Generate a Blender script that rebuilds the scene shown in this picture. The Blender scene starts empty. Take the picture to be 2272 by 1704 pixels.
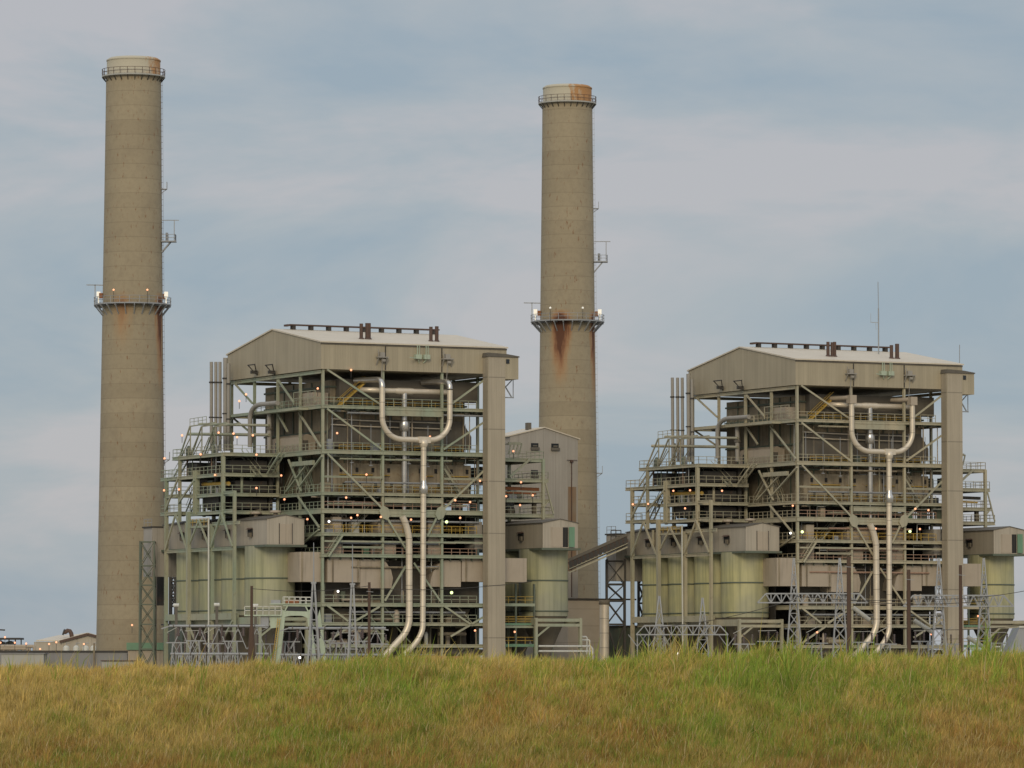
import bpy, math, random
import numpy as np
from mathutils import Vector, Matrix
R = math.radians
random.seed(7)
rng = np.random.default_rng(11)
SC = bpy.context.scene
COL = SC.collection

# ------------------------------------------------------------------ camera, sky, sun
FPX, HOR, CX, CY = 10600.0, 1463.0, 1136.0, 852.0
ZC = 3.0
PITCH = math.atan((HOR - CY) / FPX)
cam_d = bpy.data.cameras.new('camera')
cam = bpy.data.objects.new('camera', cam_d)
COL.objects.link(cam)
cam.location = (0, 0, ZC)
cam.rotation_euler = (R(90) + PITCH, 0, 0)
cam_d.sensor_width = 36.0
cam_d.lens = 36.0 * FPX / 2272.0
cam_d.clip_start = 1.0
cam_d.clip_end = 30000
SC.camera = cam

SUN_EL, SUN_AZ = R(23), R(-176)          # azimuth measured from +Y (view direction) clockwise: behind the camera, a little to its left
W = bpy.data.worlds.new('World')
SC.world = W
W.use_nodes = True
nt = W.node_tree
nt.nodes.clear()
N = nt.nodes.new
L = nt.links.new
out = N('ShaderNodeOutputWorld')
bg = N('ShaderNodeBackground')
bg.inputs[1].default_value = 0.1
sky = N('ShaderNodeTexSky')
sky.sky_type = 'NISHITA'
sky.sun_disc = False
sky.sun_elevation = SUN_EL
sky.sun_rotation = SUN_AZ
tc = N('ShaderNodeTexCoord')
mp = N('ShaderNodeMapping')
mp.inputs['Scale'].default_value = (9.0, 9.0, 27.0)
mp.inputs['Location'].default_value = (3.4, 0.0, 1.15)
mp.inputs['Rotation'].default_value = (0, R(1.5), 0)
L(tc.outputs['Generated'], mp.inputs['Vector'])
n1 = N('ShaderNodeTexNoise')
n1.inputs['Scale'].default_value = 1.0
n1.inputs['Detail'].default_value = 6
n1.inputs['Roughness'].default_value = 0.56
n1.inputs['Distortion'].default_value = 0.35
L(mp.outputs[0], n1.inputs['Vector'])
cr = N('ShaderNodeValToRGB')
e = cr.color_ramp.elements
e[0].position = 0.37; e[0].color = (0.264, 0.326, 0.386, 1)
e[1].position = 0.60; e[1].color = (0.402, 0.400, 0.424, 1)
m = e.new(0.5); m.color = (0.330, 0.366, 0.402, 1)
sx = N('ShaderNodeSeparateXYZ'); L(tc.outputs['Generated'], sx.inputs[0])
mr = N('ShaderNodeMapRange'); mr.inputs['From Min'].default_value = 0.0; mr.inputs['From Max'].default_value = 0.14
mr.inputs['To Min'].default_value = -0.045; mr.inputs['To Max'].default_value = 0.05
L(sx.outputs[2], mr.inputs['Value'])
ad = N('ShaderNodeMath'); ad.operation = 'ADD'
L(n1.outputs['Fac'], ad.inputs[0]); L(mr.outputs[0], ad.inputs[1]); L(ad.outputs[0], cr.inputs['Fac'])
sc10 = N('ShaderNodeVectorMath'); sc10.operation = 'SCALE'; sc10.inputs['Scale'].default_value = 10.6
L(cr.outputs['Color'], sc10.inputs[0])
mz = N('ShaderNodeMapRange'); mz.inputs['From Min'].default_value = 0.16; mz.inputs['From Max'].default_value = 0.9
mz.inputs['To Min'].default_value = 10.6; mz.inputs['To Max'].default_value = 19.0       # an overcast sky is brighter overhead
L(sx.outputs[2], mz.inputs['Value']); L(mz.outputs[0], sc10.inputs['Scale'])
mx = N('ShaderNodeMixRGB'); mx.inputs['Fac'].default_value = 0.92
L(sky.outputs[0], mx.inputs['Color1'])
L(sc10.outputs[0], mx.inputs['Color2'])
L(mx.outputs[0], bg.inputs[0])
L(bg.outputs[0], out.inputs[0])

sun_d = bpy.data.lights.new('sun', 'SUN')
sun_d.energy = 1.1
sun_d.angle = R(20)
sun_d.color = (1.0, 0.83, 0.58)
sun = bpy.data.objects.new('sun', sun_d)
COL.objects.link(sun)
sd = Vector((math.sin(SUN_AZ) * math.cos(SUN_EL), math.cos(SUN_AZ) * math.cos(SUN_EL), math.sin(SUN_EL)))
sun.rotation_euler = sd.to_track_quat('Z', 'Y').to_euler()
vs = SC.view_settings
vs.view_transform = 'Standard'
vs.look = 'None'
vs.exposure = 0.12
vs.gamma = 1.0
SC.cycles.max_bounces = 5

# ------------------------------------------------------------------ measuring: photograph pixels -> metres
ANG, X0, D1 = 0.4743, -29.52, 740.0
PXU, PYU = 76.18, 43.22
CA, SA = math.cos(ANG), math.sin(ANG)
def ray(x, y):
    X = (x - CX) / FPX; Z = (CY - y) / FPX; p = PITCH
    return np.array([X, math.cos(p) - Z * math.sin(p), math.sin(p) + Z * math.cos(p)])
def F(x, y, w=0.0):
    """point of the first boiler unit's plane w (parallel to its front) -> u, z"""
    d = ray(x, y); o = np.array([X0, D1]); n = np.array([-SA, CA])
    p = d * ((o @ n + w) / (d[:2] @ n))
    return float((p[:2] - o) @ np.array([CA, SA])), float(p[2] + ZC)
def S(x, y, u=0.0):
    """plane u (parallel to its left side) -> w, z"""
    d = ray(x, y); o = np.array([X0, D1]); n = np.array([CA, SA])
    p = d * ((o @ n + u) / (d[:2] @ n))
    return float((p[:2] - o) @ np.array([-SA, CA])), float(p[2] + ZC)
def AT(x, y, D):
    d = ray(x, y); p = d * (D / d[1])
    return Vector((p[0], D, p[2] + ZC))
def fp(x, y, w=0.0):
    u, z = F(x, y, w); return (u, w, z)
def sp(x, y, u=0.0):
    w, z = S(x, y, u); return (u, w, z)
def UM(k):
    return Matrix.Translation((X0 + k * PXU, D1 + k * PYU, 0)) @ Matrix.Rotation(ANG, 4, 'Z')

# ------------------------------------------------------------------ materials
MATS = {}
def newmat(name):
    m = bpy.data.materials.new(name); m.use_nodes = True
    t = m.node_tree; t.nodes.clear()
    o = t.nodes.new('ShaderNodeOutputMaterial'); b = t.nodes.new('ShaderNodeBsdfPrincipled')
    t.links.new(b.outputs[0], o.inputs[0])
    MATS[name] = m
    return m, t, b
def noise(t, scale, detail=4, rough=0.55, vec=None, stretch=None, coord='Object'):
    n = t.nodes.new('ShaderNodeTexNoise')
    n.inputs['Scale'].default_value = scale; n.inputs['Detail'].default_value = detail
    n.inputs['Roughness'].default_value = rough
    c = t.nodes.new('ShaderNodeTexCoord'); mp_ = t.nodes.new('ShaderNodeMapping')
    if stretch: mp_.inputs['Scale'].default_value = stretch
    t.links.new(c.outputs[coord], mp_.inputs[0]); t.links.new(mp_.outputs[0], n.inputs['Vector'])
    return n.outputs['Fac']
def ramp(t, fac, stops):
    r = t.nodes.new('ShaderNodeValToRGB'); el = r.color_ramp.elements
    while len(el) < len(stops): el.new(0.5)
    for e_, (p, c) in zip(el, stops):
        e_.position = p; e_.color = (c[0], c[1], c[2], 1) if isinstance(c, (tuple, list)) else (c, c, c, 1)
    t.links.new(fac, r.inputs[0]); return r.outputs[0]
def mix(t, fac, a, b, mode='MIX'):
    m = t.nodes.new('ShaderNodeMixRGB'); m.blend_type = mode
    for s, v in ((m.inputs[0], fac), (m.inputs[1], a), (m.inputs[2], b)):
        if isinstance(v, (int, float)): s.default_value = v
        elif isinstance(v, tuple): s.default_value = (v[0], v[1], v[2], 1)
        else: t.links.new(v, s)
    return m.outputs[0]
def mth(t, op, a, b=None, c=None):
    m = t.nodes.new('ShaderNodeMath'); m.operation = op
    for s, v in zip(m.inputs, (a, b, c)):
        if v is None: continue
        if isinstance(v, (int, float)): s.default_value = v
        else: t.links.new(v, s)
    return m.outputs[0]
def xyz(t, coord='Object'):
    c = t.nodes.new('ShaderNodeTexCoord'); s = t.nodes.new('ShaderNodeSeparateXYZ')
    t.links.new(c.outputs[coord], s.inputs[0]); return s.outputs
def bump(t, b, h, dist, strength=1.0):
    n = t.nodes.new('ShaderNodeBump'); n.inputs['Distance'].default_value = dist; n.inputs['Strength'].default_value = strength
    t.links.new(h, n.inputs['Height']); t.links.new(n.outputs[0], b.inputs['Normal'])
def paint(name, col, var=0.25, rough=0.55, rust=0.0, metal=0.0, dirt=(0.09, 0.075, 0.055), streak=0.35, khaki=None):
    m, t, b = newmat(name)
    big = noise(t, 0.35, 4)
    if khaki: col0 = mix(t, ramp(t, noise(t, 0.09, 3, 0.6), [(0.42, 0.0), (0.58, 1.0)]), col, khaki)
    else: col0 = col
    c = mix(t, ramp(t, big, [(0.3, 0.0), (0.75, var)]), col0, tuple(v * 0.55 for v in col))
    st = noise(t, 1.0, 5, 0.6, stretch=(1.7, 1.7, 0.13))
    c = mix(t, ramp(t, st, [(0.52, 0.0), (0.8, streak)]), c, dirt)
    if rust > 0:
        rn = noise(t, 1.2, 6, 0.65)
        c = mix(t, ramp(t, rn, [(0.56, 0.0), (0.74, rust)]), c, (0.16, 0.07, 0.03))
    t.links.new(c, b.inputs['Base Color'])
    b.inputs['Roughness'].default_value = rough; b.inputs['Metallic'].default_value = metal
    return m
paint('steel_green', (0.315, 0.365, 0.265), 0.35, 0.6, 0.35, khaki=(0.40, 0.385, 0.27))
paint('steel_tan', (0.47, 0.42, 0.29), 0.35, 0.6, 0.35, khaki=(0.38, 0.37, 0.27))
paint('steel_green_back', (0.12, 0.145, 0.105), 0.45, 0.6, 0.5)  # this, steel_dark, casing_grey, grating and hopper: colour darkened to deepen interior shade
paint('steel_grey', (0.32, 0.335, 0.345), 0.3, 0.5, 0.15)
paint('steel_pale', (0.46, 0.54, 0.41), 0.3, 0.6, 0.25)
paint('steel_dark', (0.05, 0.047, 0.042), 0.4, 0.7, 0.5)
paint('casing', (0.36, 0.30, 0.205), 1.0, 0.75, 0.5, streak=0.95)
paint('casing_grey', (0.14, 0.125, 0.10), 0.6, 0.7, 0.25, streak=0.7)
paint('duct', (0.43, 0.365, 0.28), 0.25, 0.6, 0.12)
paint('grating', (0.05, 0.05, 0.042), 0.4, 0.8, 0.4)
paint('roof_tan', (0.64, 0.57, 0.45), 0.2, 0.6, 0.0, streak=0.15)
paint('white', (0.62, 0.62, 0.56), 0.2, 0.5, 0.1)
paint('brown', (0.10, 0.06, 0.045), 0.4, 0.7, 0.5)
paint('wood', (0.10, 0.062, 0.042), 0.4, 0.9, 0.0, streak=0.4)
paint('yellow', (0.50, 0.33, 0.06), 0.3, 0.6, 0.3)
paint('rustred', (0.30, 0.12, 0.05), 0.5, 0.8, 0.6)
paint('rail_brown', (0.42, 0.27, 0.19), 0.3, 0.6, 0.3)
paint('green_roof', (0.16, 0.30, 0.19), 0.3, 0.6, 0.1)
paint('grey_wall', (0.27, 0.27, 0.27), 0.2, 0.7, 0.0, streak=0.25)
paint('pale_wall', (0.42, 0.42, 0.38), 0.2, 0.7, 0.0, streak=0.2)
paint('hopper', (0.17, 0.145, 0.105), 0.5, 0.8, 0.3)
paint('pipe_grey', (0.34, 0.32, 0.28), 0.3, 0.6, 0.1)
paint('black', (0.02, 0.02, 0.02), 0.2, 0.8, 0.0)
paint('orange_wood', (0.42, 0.20, 0.09), 0.4, 0.8, 0.1)
paint('insulator', (0.12, 0.09, 0.085), 0.3, 0.4, 0.0)
paint('window', (0.025, 0.03, 0.035), 0.2, 0.25, 0.0, streak=0.1)
m, t, b = newmat('pipe_lagging')
c = mix(t, ramp(t, noise(t, 0.5, 5), [(0.35, 0.0), (0.7, 0.5)]), (0.76, 0.67, 0.53), (0.52, 0.45, 0.34))
z = xyz(t)[2]
seam = mth(t, 'LESS_THAN', mth(t, 'FRACT', mth(t, 'MULTIPLY', z, 0.41)), 0.06)
c = mix(t, mth(t, 'MULTIPLY', seam, 0.5), c, (0.2, 0.17, 0.13))
t.links.new(c, b.inputs['Base Color']); b.inputs['Metallic'].default_value = 0.35; b.inputs['Roughness'].default_value = 0.42
m, t, b = newmat('pipe_bright')
c = mix(t, ramp(t, noise(t, 0.7, 4), [(0.35, 0.0), (0.7, 0.5)]), (0.72, 0.70, 0.66), (0.45, 0.42, 0.38))
t.links.new(c, b.inputs['Base Color']); b.inputs['Metallic'].default_value = 0.85; b.inputs['Roughness'].default_value = 0.3

def cladding(name, col, seam_w=0.9, panel=None):
    m, t, b = newmat(name)
    X = xyz(t); s = mth(t, 'ADD', X[0], X[1])
    rib = mth(t, 'SINE', mth(t, 'MULTIPLY', s, 2 * math.pi / 0.3))
    big = noise(t, 0.16, 4); st = noise(t, 1.0, 4, 0.6, stretch=(1.1, 1.1, 0.06))
    c = mix(t, ramp(t, big, [(0.3, 0.0), (0.7, 0.4)]), col, tuple(v * 0.7 for v in col))
    pn = t.nodes.new('ShaderNodeTexWhiteNoise'); pn.noise_dimensions = '1D'
    t.links.new(mth(t, 'FLOOR', mth(t, 'MULTIPLY', s, 1 / seam_w)), pn.inputs['W'])
    c = mix(t, mth(t, 'MULTIPLY', pn.outputs['Value'], 0.16), c, tuple(v * 0.6 for v in col))
    c = mix(t, ramp(t, st, [(0.42, 0.0), (0.8, 0.5)]), c, tuple(v * 0.55 for v in col))
    sm = mth(t, 'LESS_THAN', mth(t, 'FRACT', mth(t, 'MULTIPLY', s, 1 / seam_w)), 0.07)
    c = mix(t, mth(t, 'MULTIPLY', sm, 0.18), c, (0.1, 0.09, 0.07))
    if panel:
        sz = mth(t, 'LESS_THAN', mth(t, 'FRACT', mth(t, 'MULTIPLY', mth(t, 'ADD', X[2], 100.3), 1 / panel)), 0.02)
        c = mix(t, mth(t, 'MULTIPLY', sz, 0.5), c, (0.1, 0.09, 0.07))
    t.links.new(c, b.inputs['Base Color']); b.inputs['Roughness'].default_value = 0.6
    bump(t, b, rib, 0.03, 0.25)
    return m
cladding('clad', (0.43, 0.375, 0.262))
cladding('clad_shaft', (0.43, 0.375, 0.28), panel=8.2)
cladding('clad_house', (0.46, 0.41, 0.325), seam_w=2.9)
cladding('clad_grey', (0.41, 0.38, 0.33), seam_w=2.4)

def silo_mat(name, c1, c2):
    m, t, b = newmat(name)
    big = noise(t, 0.13, 3)
    c = mix(t, ramp(t, big, [(0.4, 0.0), (0.62, 1.0)]), c1, c2)
    st = noise(t, 1.0, 5, 0.6, stretch=(1.3, 1.3, 0.05))
    c = mix(t, ramp(t, st, [(0.45, 0.0), (0.75, 0.65)]), c, (0.12, 0.135, 0.08))
    X = xyz(t)
    ang = mth(t, 'ARCTAN2', X[1], X[0])
    sm = mth(t, 'LESS_THAN', mth(t, 'FRACT', mth(t, 'MULTIPLY', ang, 12 / (2 * math.pi))), 0.03)
    c = mix(t, mth(t, 'MULTIPLY', sm, 0.18), c, (0.1, 0.12, 0.07))
    t.links.new(c, b.inputs['Base Color']); b.inputs['Roughness'].default_value = 0.5
silo_mat('silo_paint', (0.33, 0.33, 0.235), (0.41, 0.405, 0.23))
silo_mat('silo_paint_yellow', (0.37, 0.36, 0.23), (0.52, 0.49, 0.24))

def chimney_mat(name, rust_l, off):
    m, t, b = newmat(name)
    X = xyz(t)
    zz = mth(t, 'ADD', X[2], off)
    big = noise(t, 0.09, 4); fine = noise(t, 1.4, 6, 0.7)
    # each concrete lift has a shade of its own
    lift = mth(t, 'FLOOR', mth(t, 'MULTIPLY', zz, 1 / 2.55))
    wn = t.nodes.new('ShaderNodeTexWhiteNoise'); wn.noise_dimensions = '1D'
    t.links.new(lift, wn.inputs['W'])
    c = mix(t, ramp(t, big, [(0.3, 0.0), (0.7, 0.55)]), (0.385, 0.325, 0.22), (0.30, 0.255, 0.17))
    c = mix(t, mth(t, 'MULTIPLY', wn.outputs['Value'], 0.34), c, (0.23, 0.19, 0.125))
    c = mix(t, ramp(t, fine, [(0.45, 0.0), (0.78, 0.3)]), c, (0.17, 0.14, 0.09))
    pl = noise(t, 0.5, 3, 0.5)
    c = mix(t, ramp(t, pl, [(0.55, 0.0), (0.72, 0.35)]), c, (0.24, 0.20, 0.14))
    jn = mth(t, 'LESS_THAN', mth(t, 'FRACT', mth(t, 'MULTIPLY', zz, 1 / 2.55)), 0.05)
    c = mix(t, mth(t, 'MULTIPLY', jn, 0.3), c, (0.15, 0.12, 0.08))
    # rust dots of the form ties
    rd = noise(t, 1.0, 4, 0.6, stretch=(2.2, 2.2, 0.7))
    c = mix(t, ramp(t, rd, [(0.62, 0.0), (0.70, 0.75)]), c, (0.20, 0.09, 0.035))
    # rust runs below the gallery at z 64.5
    ang = mth(t, 'ARCTAN2', X[0], mth(t, 'MULTIPLY', X[1], -1))    # 0 faces the camera, + is to the right
    wob = mth(t, 'MULTIPLY', mth(t, 'SUBTRACT', noise(t, 0.9, 4, 0.6, stretch=(1.5, 1.5, 0.25)), 0.5), 0.5)
    below = mth(t, 'SUBTRACT', 64.6, X[2])
    def run(a0, wid, length, k):
        d = mth(t, 'ABSOLUTE', mth(t, 'ADD', mth(t, 'SUBTRACT', ang, a0), wob))
        widn = mth(t, 'MAXIMUM', mth(t, 'SUBTRACT', wid, mth(t, 'MULTIPLY', below, wid * 0.30 / length)), 0.02)
        side = mth(t, 'SUBTRACT', 1.0, mth(t, 'MINIMUM', mth(t, 'DIVIDE', d, widn), 1.0))
        down = mth(t, 'MULTIPLY', mth(t, 'MAXIMUM', mth(t, 'SUBTRACT', 1.0, mth(t, 'DIVIDE', below, length)), 0.0),
                   mth(t, 'GREATER_THAN', below, -2.2))
        up = mth(t, 'MINIMUM', mth(t, 'MAXIMUM', mth(t, 'ADD', 1.0, mth(t, 'MULTIPLY', below, 0.45)), 0.0), 1.0)
        return mth(t, 'MULTIPLY', mth(t, 'MULTIPLY', mth(t, 'MULTIPLY', side, down), up), k)
    s1 = run(-0.28, 0.50, 13.0 if rust_l > 0.7 else 9.0, 2.3 * rust_l)
    s2 = run(1.22, 0.36, 17.0, 1.8)
    st = mth(t, 'MINIMUM', mth(t, 'ADD', s1, s2), 1.0)
    c = mix(t, mth(t, 'MULTIPLY', st, 0.95), c, ramp(t, st, [(0.05, (0.42, 0.27, 0.13)), (0.4, (0.44, 0.20, 0.06)), (0.75, (0.26, 0.09, 0.03)), (1.0, (0.11, 0.04, 0.02))]))
    t.links.new(c, b.inputs['Base Color']); b.inputs['Roughness'].default_value = 0.9
    bump(t, b, fine, 0.05, 0.4)
chimney_mat('concrete_a', 0.34, 0.4)
chimney_mat('concrete_b', 0.85, 1.3)
def cap_mat(name, th):
    m, t, b = newmat(name)
    rn = noise(t, 1.3, 6, 0.7, stretch=(1, 1, 0.3))
    X = xyz(t)
    side = mth(t, 'MULTIPLY', mth(t, 'SUBTRACT', X[0], 0.3), 0.075)
    c = mix(t, ramp(t, mth(t, 'ADD', rn, side), [(th, 0.0), (th + 0.16, 0.9)]), (0.50, 0.46, 0.35), (0.42, 0.20, 0.06))
    t.links.new(c, b.inputs['Base Color']); b.inputs['Roughness'].default_value = 0.8
cap_mat('chimney_cap', 0.66)
cap_mat('chimney_cap_rusty', 0.47)

m, t, b = newmat('concrete_plain')
c = mix(t, ramp(t, noise(t, 0.4, 5), [(0.3, 0.0), (0.7, 0.6)]), (0.46, 0.40, 0.32), (0.36, 0.31, 0.24))
zz = xyz(t)[2]
jn = mth(t, 'LESS_THAN', mth(t, 'FRACT', mth(t, 'MULTIPLY', zz, 1 / 2.9)), 0.03)
c = mix(t, mth(t, 'MULTIPLY', jn, 0.4), c, (0.12, 0.10, 0.08))
t.links.new(c, b.inputs['Base Color']); b.inputs['Roughness'].default_value = 0.9

def glow(name, col, k):
    m, t, b = newmat(name)
    b.inputs['Base Color'].default_value = (*col, 1)
    b.inputs['Emission Color'].default_value = (*col, 1)
    b.inputs['Emission Strength'].default_value = k
glow('lamp_orange', (1.0, 0.40, 0.21), 1.35)
glow('lamp_white', (1.0, 0.97, 0.92), 2.5)
glow('lamp_green', (0.82, 1.0, 0.42), 1.5)
glow('strobe', (1.0, 0.97, 0.85), 0.25)

# grass: the colour of every blade is stored on it
m, t, b = newmat('grass_blade')
a = t.nodes.new('ShaderNodeAttribute'); a.attribute_name = 'tint'
t.links.new(a.outputs['Color'], b.inputs['Base Color'])
b.inputs['Roughness'].default_value = 0.6
b.inputs['Specular IOR Level'].default_value = 0.2
tr = t.nodes.new('ShaderNodeBsdfTranslucent'); t.links.new(a.outputs['Color'], tr.inputs[0])
ms = t.nodes.new('ShaderNodeMixShader'); ms.inputs[0].default_value = 0.3
t.links.new(b.outputs[0], ms.inputs[1]); t.links.new(tr.outputs[0], ms.inputs[2])
t.links.new(ms.outputs[0], [n for n in t.nodes if n.type == 'OUTPUT_MATERIAL'][0].inputs[0])
m, t, b = newmat('soil')
c = ramp(t, noise(t, 0.3, 6, 0.6), [(0.3, (0.09, 0.08, 0.03)), (0.7, (0.16, 0.12, 0.05))])
c2 = ramp(t, noise(t, 0.05, 6, 0.6), [(0.3, (0.28, 0.26, 0.21)), (0.7, (0.36, 0.33, 0.27))])
yy = xyz(t)[1]
c = mix(t, mth(t, 'GREATER_THAN', yy, 170.0), c, c2)
t.links.new(c, b.inputs['Base Color']); b.inputs['Roughness'].default_value = 1.0
paint('leaf_dark', (0.05, 0.075, 0.035), 0.5, 0.8, 0.0)

# ------------------------------------------------------------------ mesh builder
class MB:
    def __init__(s): s.v = []; s.f = []; s.sm = []
    def add(s, vs, fs, smooth=False):
        n = len(s.v); s.v += [tuple(map(float, q)) for q in vs]
        s.f += [tuple(i + n for i in q) for q in fs]; s.sm += [smooth] * len(fs)
        return s
    def box(s, x0, x1, y0, y1, z0, z1):
        if x0 > x1: x0, x1 = x1, x0
        if y0 > y1: y0, y1 = y1, y0
        if z0 > z1: z0, z1 = z1, z0
        v = [(x0,y0,z0),(x1,y0,z0),(x1,y1,z0),(x0,y1,z0),(x0,y0,z1),(x1,y0,z1),(x1,y1,z1),(x0,y1,z1)]
        return s.add(v, [(0,3,2,1),(4,5,6,7),(0,1,5,4),(1,2,6,5),(2,3,7,6),(3,0,4,7)])
    def bar(s, p, q, a, b=None, up=(0, 0, 1)):
        b = b or a; p = Vector(p); q = Vector(q); d = (q - p)
        if d.length < 1e-6: return s
        d.normalize(); up = Vector(up)
        if abs(d.dot(up)) > 0.98: up = Vector((0, 1, 0))
        x = d.cross(up).normalized(); y = x.cross(d).normalized()
        v = []
        for c in (p, q):
            for i, j in ((-1,-1),(1,-1),(1,1),(-1,1)):
                v.append(c + x * (i * a / 2) + y * (j * b / 2))
        return s.add(v, [(0,1,2,3),(7,6,5,4),(0,4,5,1),(1,5,6,2),(2,6,7,3),(3,7,4,0)])
    def ibeam(s, p, q, wd, ht, up=(0, 0, 1), tk=0.12):
        """H section: two flanges and a web"""
        p = Vector(p); q = Vector(q); d = (q - p).normalized(); up = Vector(up)
        if abs(d.dot(up)) > 0.98: up = Vector((0, 1, 0))
        x = d.cross(up).normalized(); y = x.cross(d).normalized()
        o = y * (ht / 2 - tk / 2)
        s.bar(p + o, q + o, wd, tk, up); s.bar(p - o, q - o, wd, tk, up)
        s.bar(p, q, tk, ht - 2 * tk, up)
        return s
    def tube(s, pts, r, n=10, caps=True):
        P = [Vector(p) for p in pts]; rr = r if isinstance(r, (list, tuple)) else [r] * len(P)
        v = []; last = None
        for i, p in enumerate(P):
            d = ((P[i] - P[i-1]).normalized() if i else Vector()) + ((P[i+1] - P[i]).normalized() if i < len(P)-1 else Vector())
            d.normalize()
            if last is None:
                x = d.orthogonal().normalized()
            else:
                x = (last - d * last.dot(d)).normalized()
            last = x; y = d.cross(x)
            for k in range(n):
                a = 2 * math.pi * k / n
                v.append(p + (x * math.cos(a) + y * math.sin(a)) * rr[i])
        f = []
        for i in range(len(P) - 1):
            for k in range(n):
                k2 = (k + 1) % n
                f.append((i*n+k, i*n+k2, (i+1)*n+k2, (i+1)*n+k))
        s.add(v, f, True)
        if caps:
            s.add(v[:n], [tuple(range(n))[::-1]]); s.add(v[-n:], [tuple(range(n))])
        return s
    def lathe(s, prof, c=(0, 0), n=32, a0=0, a1=2 * math.pi, smooth=True):
        full = abs(a1 - a0 - 2 * math.pi) < 1e-6; m_ = n if full else n + 1
        v = []
        for r, z in prof:
            for k in range(m_):
                a = a0 + (a1 - a0) * k / n
                v.append((c[0] + r * math.cos(a), c[1] + r * math.sin(a), z))
        f = []
        for i in range(len(prof) - 1):
            for k in range(n):
                k2 = (k + 1) % m_
                f.append((i*m_+k, i*m_+k2, (i+1)*m_+k2, (i+1)*m_+k))
        return s.add(v, f, smooth)
    def disc(s, r, z, c=(0, 0), n=32):
        v = [(c[0] + r*math.cos(2*math.pi*k/n), c[1] + r*math.sin(2*math.pi*k/n), z) for k in range(n)]
        return s.add(v, [tuple(range(n))])
    def ball(s, c, r, n=10):
        pr = [(max(r * math.sin(math.pi * i / 6), 0.001), c[2] - r * math.cos(math.pi * i / 6)) for i in range(7)]
        return s.lathe(pr, (c[0], c[1]), n)
    def prism(s, poly, a, b, axis='y'):
        """poly = list of (h, z); extruded from a to b along y (or along x)"""
        n = len(poly)
        g = (lambda h, k, z_: (h, k, z_)) if axis == 'y' else (lambda h, k, z_: (k, h, z_))
        v = [g(h, a, z_) for h, z_ in poly] + [g(h, b, z_) for h, z_ in poly]
        f = [tuple(range(n)), tuple(range(n, 2*n))[::-1]] + [(i, i+n, (i+1) % n + n, (i+1) % n) for i in range(n)]
        return s.add(v, f)
    def rail(s, pts, h=1.1, t=0.075, gap=1.6):
        for a, b_ in zip(pts[:-1], pts[1:]):
            a = Vector(a); b_ = Vector(b_); L_ = (b_ - a).length
            for k in (h, h * 0.52):
                s.bar(a + Vector((0,0,k)), b_ + Vector((0,0,k)), t)
            n = max(1, round(L_ / gap))
            for i in range(n + 1):
                p = a.lerp(b_, i / n); s.bar(p, p + Vector((0,0,h)), t)
        return s
    def build(s, name, mat, parent=None, M=None, off=(0, 0, 0)):
        o_ = Vector(off)
        me = bpy.data.meshes.new(name)
        me.from_pydata([tuple(Vector(q) - o_) for q in s.v], [], s.f)
        me.polygons.foreach_set('use_smooth', s.sm)
        me.update()
        bmm = __import__('bmesh').new(); bmm.from_mesh(me)
        __import__('bmesh').ops.recalc_face_normals(bmm, faces=bmm.faces)
        bmm.to_mesh(me); bmm.free()
        me.materials.append(MATS[mat])
        ob = bpy.data.objects.new(name, me)
        COL.objects.link(ob)
        if parent is not None: ob.parent = parent
        elif M is not None: ob.matrix_world = M @ Matrix.Translation(o_)
        return ob

class Thing:
    """an Empty at the thing's base; its parts are built in the coordinates of the frame M"""
    def __init__(s, name, label, cat, M, loc, group=None):
        s.o = bpy.data.objects.new(name, None); COL.objects.link(s.o)
        s.loc = Vector(loc); s.o.matrix_world = M @ Matrix.Translation(s.loc)
        s.o.empty_display_size = 0.5
        s.o['label'] = label; s.o['category'] = cat
        if group: s.o['group'] = group
    def part(s, name, mb, mat, parent=None, label=None):
        ob = mb.build(name, mat, parent or s.o, off=s.loc)
        if label: ob['label'] = label
        return ob
def solo(name, mb, mat, M, loc, label, cat, group=None, kind=None):
    ob = mb.build(name, mat, None, M, off=loc)
    if kind: ob['kind'] = kind
    if label: ob['label'] = label
    if cat: ob['category'] = cat
    if group: ob['group'] = group
    return ob
I4 = Matrix.Identity(4)
UT = ['green steel boiler house on the left', 'tan steel boiler house on the right']
US = ['left unit', 'right unit']
ORD = ['first', 'second', 'third', 'fourth', 'fifth', 'sixth', 'seventh', 'eighth', 'ninth', 'tenth', 'eleventh', 'twelfth']

def arc(p0, p1, p2, n=6):
    """quadratic bend"""
    p0, p1, p2 = Vector(p0), Vector(p1), Vector(p2)
    return [(p0 * (1-t_)**2 + p1 * 2*t_*(1-t_) + p2 * t_*t_) for t_ in [i / n for i in range(n + 1)]]

# ------------------------------------------------------------------ a boiler unit
WU, WS = 31.8, 35.3
UC = [0.3, 10.6, 20.9, 31.4]
WC = [0.0, 8.3, 16.9, 25.9, 34.9]
ZB, ZE, ZR, WR = 48.0, 52.1, 55.1, 17.86
LV = [42.2, 35.2, 28.7, 26.0, 22.4, 18.9, 11.5, 8.5, 5.1]
def FK(k, x, y, w):
    """plane w of unit k"""
    d = ray(x, y); o = np.array([X0 + k * PXU, D1 + k * PYU]); n = np.array([-SA, CA])
    p = d * ((o @ n + w) / (d[:2] @ n))
    return (float((p[:2] - o) @ np.array([CA, SA])), w, float(p[2] + ZC))
def SK(k, x, y, u):
    d = ray(x, y); o = np.array([X0 + k * PXU, D1 + k * PYU]); n = np.array([CA, SA])
    p = d * ((o @ n + u) / (d[:2] @ n))
    return (u, float((p[:2] - o) @ np.array([-SA, CA])), float(p[2] + ZC))

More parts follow.
